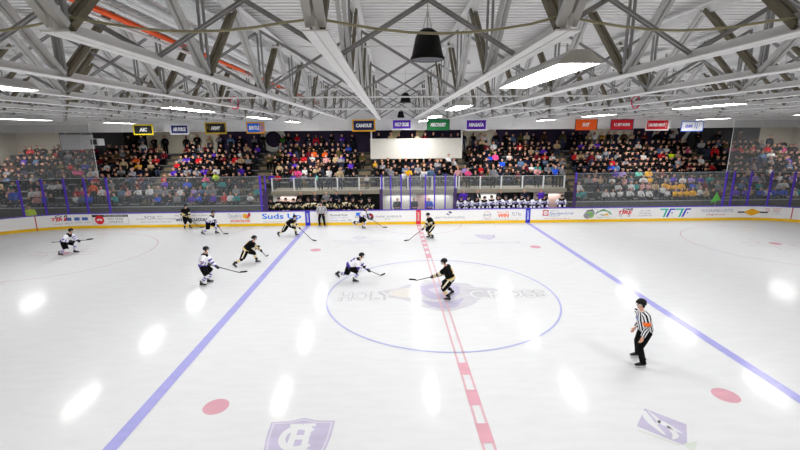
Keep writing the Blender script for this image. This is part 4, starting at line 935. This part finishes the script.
for x, top, tie, lb in ((-8.66, 'black', None, 'black jacket standing first from left behind the black team bench'), (-7.6, 'charcoal', 'white', 'dark suit with white shirt standing second from left behind black team bench'), (-6.75, 'grey', None, 'grey jacket standing third from left behind the black team bench'), (-6.0, 'navy', 'white', 'navy suit standing fourth from left behind the black team bench'), (-5.0, 'black', 'purple', 'black suit standing fifth from left behind the black team bench'), (-4.2, 'black', 'white', 'black suit standing nearest the penalty boxes behind black team bench'),
                      (3.5, 'purple', None, 'purple top standing first from left behind the white team bench'), (4.5, 'charcoal', 'white', 'charcoal suit standing second from left behind the white team bench'), (6.3, 'black', 'white', 'black suit and tie standing in the middle behind white team bench'), (8.1, 'navy', 'white', 'navy suit standing fourth from left behind the white team bench'), (9.35, 'purple', None, 'black and purple top standing last behind the white team bench')):
    civilian(ST(int(abs(x) * 7)), (x, 14.95, .5), -90 + random.uniform(-25, 25), 'person in ' + lb, top, 0, random.choice((0, 1, 1, 3)), tie, 'coaches behind the benches')
SIT = dict(hip=.56, lean=6, fl=(.5, .14, A), fr=(.48, -.14, A), hl=(.4, .1, .68), hr=(.4, -.1, .68), kpl=(.3, .1, 1), kpr=(.3, -.1, 1), nod=8)
for x, top, lb, kind in ((-1.5, 'charcoal', 'dark grey suit sitting in the left penalty box', 0), (.85, 'blue', 'bright blue jacket sitting in front of the pink beige panel', 0), (-.27, 'navy', 'navy vest sitting in the timekeeper box left of the red marker', 0)):
    civilian(dict(SIT), (x, 14.4, .42), -90, 'person in ' + lb, top, 0, 3 if x < -1 else 0)
    t = thing('stool', 'dark stool in the officials box, ' + {-1.5: 'under the grey suit', .85: 'under the blue jacket', -.27: 'under the navy vest'}[x], 'stool', (x, 14.42, .3)); mb = MB(); mb.lathe([(.001, .5), (.2, .5), (.2, .545), (.001, .55)], (0, 0, 0), 16); mb.build('seat', DARK, t)
    for q in range(4): mb = MB(); a = PI / 4 + PI / 2 * q; mb.tube([(.15 * math.cos(a), .15 * math.sin(a), .5), (.19 * math.cos(a), .19 * math.sin(a), 0)], .015, 6); mb.build('leg', STEEL, t)
p, n = outline(-26.75, .65); civilian(dict(ST(2), nod=8), (p.x, p.y, 0), -60, 'person in lime yellow jacket just behind the left corner boards', 'lime', 0, 0)
civilian(dict(ST(0)), (-29.7, 15.2, .9), -70, 'person in blue top with jeans standing at the front of the far left stand', 'blue', 1, 1)
t = thing('pennant', 'lime green triangular pennant leaning behind the right glass', 'pennant', (22.0, 14.0, 0)); mb = MB(); mb.tube([(0, 0, 0), (.1, 0, 1.95)], .014, 6); mb.build('staff', STEEL, t)
mb = MB(); mb.v = [(-.3, -.03, 1.2), (.05, -.05, 1.95), (.42, -.02, 1.45), (.1, -.06, 1.3), (-.3, .0, 1.2), (.05, -.02, 1.95), (.42, .01, 1.45), (.1, -.03, 1.3)]
for q in ((0, 3, 2, 1), (4, 5, 6, 7), (0, 1, 5, 4), (1, 2, 6, 5), (2, 3, 7, 6), (3, 0, 4, 7)): mb.face(list(q))
mb.build('cloth', mat('lime cloth', (90, 236, 20), .7), t)

# ---- spectators
def spectator_mesh(kind, sub):
    sit = kind.startswith('sit'); h = .55 if sit else .93; L = {'sit_lap': .1, 'sit_lean': .4, 'sit_clap': .12, 'sit_arms': .02, 'stand_down': .02, 'stand_cross': .03, 'stand_clap': .06, 'sit_long': .15}[kind]
    pel = V((0, 0, h)); td = V((math.sin(L), 0, math.cos(L))); ne = pel + td * .5; hd = ne + V((.03, 0, .2)); N = []; E = []; Z = []
    def add(p, r, q=None, z=1):
        N.append((V(p), r)); Z.append(z)
        if q is not None: E.append((q, len(N) - 1))
        return len(N) - 1
    a = add(pel, .14, None, 2); w = add(pel + td * .17, .145, a, 1); c = add(pel + td * .34, .155, w, 1); n_ = add(ne, .075, c, 1); k = add(ne + V((.01, 0, .07)), .058, n_, 0); hh = add(hd + V((.025, 0, -.03)), .082, k, 0); s = add(hd + V((0, 0, .045)), .1, hh, 0); add(hd + V((-.01, 0, .11)), .065, s, 3)
    add(hd + V((.125, 0, -.005)), .014, hh, 0)
    if kind == 'sit_long': q = add(hd + V((-.09, 0, -.02)), .06, s, 3); add(hd + V((-.1, 0, -.2)), .05, q, 3)
    HP = {'sit_lap': ((.4, .1, .66), (.4, -.1, .66)), 'sit_lean': ((.5, .1, .78), (.5, -.1, .78)), 'sit_clap': ((.36, .03, .92), (.36, -.03, .92)), 'sit_arms': ((.2, -.14, .84), (.22, .14, .82)), 'sit_long': ((.42, .08, .68), (.4, -.1, .66)), 'stand_down': ((.08, .27, .84), (.1, -.27, .84)), 'stand_cross': ((.22, -.12, 1.14), (.24, .12, 1.11)), 'stand_clap': ((.34, .03, 1.2), (.34, -.03, 1.2))}[kind]
    for i, sg in ((0, 1), (1, -1)):
        sh = ne - td * .07 + V((0, sg * .19, 0)); ha = V(HP[i]); el = two_bone(sh, ha, .29, .26, V((-.4, sg * .8, -.5))); q = add(sh, .075, c, 1); q = add(el, .056, q, 1); q = add(ha, .042, q, 1); add(ha + (ha - el).normalized() * .1, .038, q, 0)
        hp = pel + V((0, sg * .1, -.03)); kn = V((.43, sg * .14, .5)) if sit else V((.03, sg * .12, .5)); an = V((.42, sg * .13, .09)) if sit else V((-.01, sg * .12, .09)); q = add(hp, .105, a, 2); q = add(kn, .075, q, 2); q = add(an, .055, q, 2); add(an + V((.15, 0, -.045)), .042, q, 4)
    me = skin_mesh(N, E, sub)
    segs = [(N[x][0], N[y][0], Z[x], Z[y], N[x][1], N[y][1]) for x, y in E]
    for p in me.polygons:
        b = None
        for p0, p1, z0, z1, r0, r1 in segs:
            d = p1 - p0; t = max(0, min(1, (p.center - p0).dot(d) / max(d.length_squared, 1e-9))); e = (p.center - p0 - d * t).length - (r0 + (r1 - r0) * t) * 1.0
            if b is None or e < b[0]: b = (e, z1 if t > .5 else z0)
        z = b[1]; cc = p.center - hd
        if z == 0 and cc.length < .2: z = 3 if (cc.z > .075 or (cc.x < -.015 and cc.z > -.06)) else 0
        p.material_index = z
    return me
KINDS_SIT = ['sit_lap', 'sit_lean', 'sit_clap', 'sit_arms', 'sit_long']; KINDS_ST = ['stand_down', 'stand_cross', 'stand_clap']
SMESH = {}; CMESH = {}
for k in KINDS_SIT + KINDS_ST:
    me = spectator_mesh(k, 1); me.name = 'person'
    for m_ in (SKIN, TOP['black'], LEGS[0], HAIRB, BLACK): me.materials.append(m_)
    SMESH[k] = me
    lo = spectator_mesh(k, 0); CMESH[k] = ([v.co.copy() for v in lo.vertices], [(list(p.vertices), p.material_index) for p in lo.polygons]); bpy.data.meshes.remove(lo)
SPECIALS = [(6, -18.03, 'red'), (5, -19.6, 'red'), (3, -19.93, 'red'), (5, -22.7, 'gold'), (6, -23.26, 'orange'), (4, -18.44, 'grey'), (4, -17.71, 'grey'), (3, -16.72, 'pink'), (3, -15.89, 'lime'), (8, -22.04, 'tan'), (9, -17.08, 'grey'), (8, -23.32, 'white'), (9, -14.0, 'grey'), (9, -11.53, 'green'), (9, -10.22, 'red'), (9, -8.54, 'red'), (7, -14.82, 'white'), (6, -12.09, 'olive'), (7, -8.52, 'orange'), (6, -9.25, 'red'), (3, -7.68, 'mint'), (3, -9.75, 'purple'), (8, -14.51, 'tan'), (7, -7.57, 'orange'), (6, -7.4, 'rose'), (4, -5.18, 'purple'), (8, -5.57, 'blue'), (6, -4.27, 'olive'), (5, -3.24, 'gold'), (4, -0.77, 'denim'), (4, 0.22, 'grey'), (3, -0.87, 'white'), (4, 4.17, 'lavender'), (4, 5.41, 'red'), (5, 7.41, 'blue'), (6, 6.98, 'pink'), (6, 6.54, 'blue'), (6, 8.17, 'white'), (4, 9.14, 'maroon'), (6, 10.58, 'maroon'), (6, 11.28, 'red'), (6, 11.88, 'white'), (4, 9.71, 'white'), (4, 10.23, 'teal'), (8, 12.82, 'tan'), (5, 12.4, 'grey'), (9, 10.34, 'cream'), (9, 9.79, 'olive'), (9, 6.2, 'white'), (9, 6.56, 'white'), (8, 7.19, 'white'), (9, 17.24, 'mustard'), (9, 19.91, 'tan'), (9, 21.1, 'maroon'), (8, 20.14, 'white'), (6, 15.85, 'white'), (6, 17.59, 'grey'), (5, 17.85, 'grey'), (4, 16.31, 'blue'), (3, 16.96, 'lavender'), (3, 18.2, 'mint'), (2, 18.86, 'gold'), (3, 20.28, 'maroon'), (3, 19.11, 'gold'), (7, 24.18, 'pink'), (6, 22.21, 'lime'), (8, 25.88, 'white'), (5, 24.35, 'white'), (4, 24.83, 'red'), (2, 22.96, 'purple'), (2, 21.52, 'white'), (7, 29.98, 'red'), (7, 28.12, 'pink'), (6, 30.98, 'white'), (7, 32.68, 'pink'), (1, -21.22, 'white'), (1, -20.43, 'white'), (0, -19.41, 'blue'), (2, -17.81, 'blue'), (0, -16.34, 'blue'), (1, -13.9, 'grey'), (0, -14.07, 'white'), (0, -14.48, 'red'), (0, -13.59, 'teal'), (0, -12.61, 'white'), (1, -12.26, 'teal'), (0, -15.3, 'purple'), (5, -28.21, 'red'), (5, -26.92, 'blue'), (4, -27.37, 'pink'), (4, -26.98, 'pink'), (3, -25.18, 'red'), (4, -26.11, 'white'), (1, -25.91, 'red'), (1, -24.48, 'orange'), (1, -25.52, 'pink'), (1, -28.96, 'white'), (1, -28.58, 'rose'), (0, 12.36, 'teal'), (0, 12.83, 'teal'), (1, 12.79, 'white'), (0, 17.45, 'red'), (0, 14.55, 'white'), (0, 15.17, 'white'), (0, 15.72, 'white'), (0, 16.35, 'white'), (0, 17.29, 'white'), (0, 17.91, 'white'), (1, 14.05, 'navy'), (0, 18.86, 'white'), (0, 19.39, 'white'), (0, 24.77, 'purple'), (0, 25.51, 'purple'), (0, 26.66, 'blue'), (0, 27.88, 'blue'), (0, 28.58, 'blue'), (0, 27.16, 'white'), (2, 27.39, 'lavender'), (3, 29.2, 'white'), (2, 29.39, 'white'), (1, 19.6, 'gold'), (1, 20.05, 'gold'), (1, 20.5, 'gold'), (1, 20.95, 'gold'), (0, 20.05, 'gold'), (0, 20.5, 'gold'), (0, 20.95, 'gold'), (0, 21.4, 'gold')]
DARKS = ['black'] * 16 + ['charcoal'] * 5 + ['navy'] * 3 + ['maroon', 'grey', 'grey', 'white', 'brown', 'olive', 'tan', 'purple', 'red', 'denim']
MIXED = ['black'] * 4 + ['charcoal'] * 4 + ['navy'] * 2 + ['grey'] * 3 + ['white'] * 3 + ['denim', 'purple', 'teal', 'maroon', 'tan', 'blue', 'lavender', 'rose']
seats = []   # dicts: row, x, y, z, colour, kind, section
def sect_of(x):
    for a, b, nm in SECT:
        if a - .4 <= x <= b + .4: return nm
for a, b, nm in SECT:
    mid = (a + b) / 2; lo = 3 if BL < mid < BRR else 0
    for r in range(lo, 9):
        if nm == 'centre' and r > 5: continue
        x = a + .35 + random.uniform(0, .2)
        pr_ = {'far left': .7, 'far right': .8, 'left': .62 if r < 3 else .88}.get(nm, .72 if (r < 3 and x < 0) else .92)
        pal = MIXED if r < 3 else DARKS
        while x < b - .25:
            if random.random() < pr_:
                st = random.random() < .06; seats.append(dict(r=r, x=x, c=random.choice(pal), k=random.choice(KINDS_ST if st else KINDS_SIT), nm=nm, st=st))
            x += random.uniform(.46, .54)
def top_row(x0, x1, step):
    x = x0
    while x < x1: seats.append(dict(r=9, x=x, c=random.choice(DARKS), k=random.choice(KINDS_ST), nm=sect_of(x) or 'left', st=True)); x += random.uniform(.7, 1.3) * step
for a, b, s in ((-25, -21.2, 1.1), (-20, -13.2, .95), (-11.8, -4.8, .75), (4.6, 12.4, .75), (13.6, 24.4, .75), (26, 31, 1.6)): top_row(a, b, s)
for r, x, c in SPECIALS:
    cand = [s for s in seats if s['r'] == r and abs(s['x'] - x) < .33]
    for s in cand[1:]: seats.remove(s)
    if cand: cand[0]['c'] = c; cand[0]['x'] = x
    elif sect_of(x) and not (BL < x < BRR and r < 3) and not (sect_of(x) == 'centre' and r > 5): seats.append(dict(r=r, x=x, c=c, k=random.choice(KINDS_ST if r == 9 else KINDS_SIT), nm=sect_of(x), st=r == 9))
for s in seats:
    s['y'] = yr(s['r']) + (.56 if not s['st'] else (.3 if s['r'] < 9 else .6)); s['z'] = zr(s['r'])
seats = [s for s in seats if not (s['r'] == 0 and abs(s['x'] + 29.7) < .6)]
# keep neighbours apart
for key in {(s['r'], s['nm']) for s in seats}:
    row = sorted([s for s in seats if (s['r'], s['nm']) == key], key=lambda q: q['x'])
    for i in range(1, len(row)):
        if row[i]['x'] - row[i - 1]['x'] < .42: row[i]['x'] = row[i - 1]['x'] + .42
    for i, s in enumerate(row): s['i'] = i
def place(s, label, group):
    o = obj('person', SMESH[s['k']], None, (s['x'], s['y'], s['z']), (0, 0, -PI / 2 - .012 * s['x'] + random.uniform(-.35, .35)))
    sc = s.get('sc') or random.uniform(.84, .98); o.scale = (sc, sc, sc); tag(o, label, 'person', group)
    for i, m_ in enumerate((random.choice(SKINS[:2] * 3 + SKINS), TOP[s['c']], random.choice(LEGS[:3] * 2 + LEGS), random.choice(HAIRS))):
        o.material_slots[i].link = 'OBJECT'; o.material_slots[i].material = m_
GARM = dict(sit=['jacket', 'top', 'sweater'], st=['coat', 'jacket'])
walk = [(-11.0, 'white'), (-8.97, 'pink'), (-7.3, 'charcoal'), (-6.6, 'white'), (-5.8, 'tan'), (-3.76, 'white'), (.59, 'white'), (1.12, 'denim'), (-1.9, 'grey'), (-.6, 'gold'), (3.2, 'rose'), (3.96, 'pink'), (5.89, 'grey'), (8.2, 'charcoal'), (9.3, 'rose'), (10.69, 'blue'), (11.2, 'grey')]
walk = [w_ for w_ in sorted(walk) if BL < w_[0] < BRR]
for i, (x, c) in enumerate(walk):
    place(dict(x=x, y=15.85, z=2.22, c=c, k=random.choice(KINDS_ST), sc=random.choice((.62, .9, 1.0)) if c in ('pink', 'white') else .97), f'person in {c} top standing at the glass guard rail above benches, {ordn(i)} from left', 'spectators at the guard rail')
plat = [(-1.9, 'tan'), (-1.2, 'black'), (-.1, 'charcoal'), (.35, 'cream'), (1.0, 'maroon'), (1.7, 'black'), (2.5, 'charcoal'), (3.2, 'black'), (3.75, 'navy'), (-2.9, 'black')]
for i, (x, c) in enumerate(sorted(plat)): place(dict(x=x, y=19.95, z=4.82, c=c, k='stand_cross'), f'person in {c} jacket behind the cream platform wall, {ordn(i)} from left', 'spectators behind the cream platform wall')
BUDGET = 228; order = sorted(seats, key=lambda s: (s['r'], abs(s['x']))); single = order[:BUDGET]; rest = order[BUDGET:]
for s in single:
    g = random.choice(GARM['st' if s['st'] else 'sit'])
    place(s, f'{"standing" if s["st"] else "seated"} person in {s["c"]} {g}, {ordn(s["i"])} from left in {ORD[s["r"]]} row, {s["nm"]} stand', 'spectators in the nearest rows')
# everyone farther back, as one crowd
cv, cf, cm = [], [], []; pal = list(TOP.values()) + SKINS + LEGS[1:2] + LEGS[3:] + HAIRS + []; ix = {m_.name: i for i, m_ in enumerate(pal)}
for s in rest:
    vs, fs = CMESH[s['k']]; a = -PI / 2 - .012 * s['x'] + random.uniform(-.35, .35); ca, sa = math.cos(a), math.sin(a); sc = random.uniform(.84, .98); b = len(cv)
    cv += [(s['x'] + sc * (v.x * ca - v.y * sa), s['y'] + sc * (v.x * sa + v.y * ca), s['z'] + sc * v.z) for v in vs]
    ms = [ix[random.choice(SKINS[:2] * 3 + SKINS).name], ix[TOP[s['c']].name], ix[random.choice((TOP['black'], TOP['charcoal'], LEGS[1])).name], ix[random.choice(HAIRS).name], ix[TOP['black'].name]]
    for f, z in fs: cf.append([b + i for i in f]); cm.append(ms[z])
me = bpy.data.meshes.new('crowd'); me.from_pydata(cv, [], cf)
for m_ in pal: me.materials.append(m_)
me.polygons.foreach_set('material_index', cm); me.polygons.foreach_set('use_smooth', [True] * len(cf)); me.update()
tag(obj('crowd', me), 'dense crowd of spectators filling the upper rows of the stand', 'crowd', kind='stuff')


# ------------------------------------------------------------------ camera and world
cam = bpy.data.objects.new('camera', bpy.data.cameras.new('camera')); COL.objects.link(cam)
yaw, pit, rol = .0225, .2181, -.0078
Rv = V((math.cos(yaw), -math.sin(yaw), 0)); Fv = V((math.sin(yaw) * math.cos(pit), math.cos(yaw) * math.cos(pit), -math.sin(pit))); Uv = Rv.cross(Fv)
R2 = Rv * math.cos(rol) + Uv * math.sin(rol); U2 = Uv * math.cos(rol) - Rv * math.sin(rol)
mw = Matrix((R2, U2, -Fv)).transposed().to_4x4(); mw.translation = V((-1.98, -15.734, 6.387))
cam.matrix_world = mw; cam.data.sensor_width = 36; cam.data.lens = 36 * 413.95 / 800; cam.data.clip_start = .05; cam.data.clip_end = 200
SC.camera = cam
w = bpy.data.worlds.new('world'); SC.world = w; w.use_nodes = True
w.node_tree.nodes['Background'].inputs[0].default_value = (.8, .85, .9, 1); w.node_tree.nodes['Background'].inputs[1].default_value = .25
SC.view_settings.view_transform = 'Standard'; SC.view_settings.look = 'None'; SC.view_settings.exposure = .73; SC.view_settings.gamma = 1; SC.view_settings.use_curve_mapping = False
SC.cycles.max_bounces = 10; SC.cycles.diffuse_bounces = 5; SC.cycles.glossy_bounces = 4; SC.cycles.transparent_max_bounces = 24
SC.cycles.use_denoising = True; SC.cycles.sample_clamp_indirect = 8.
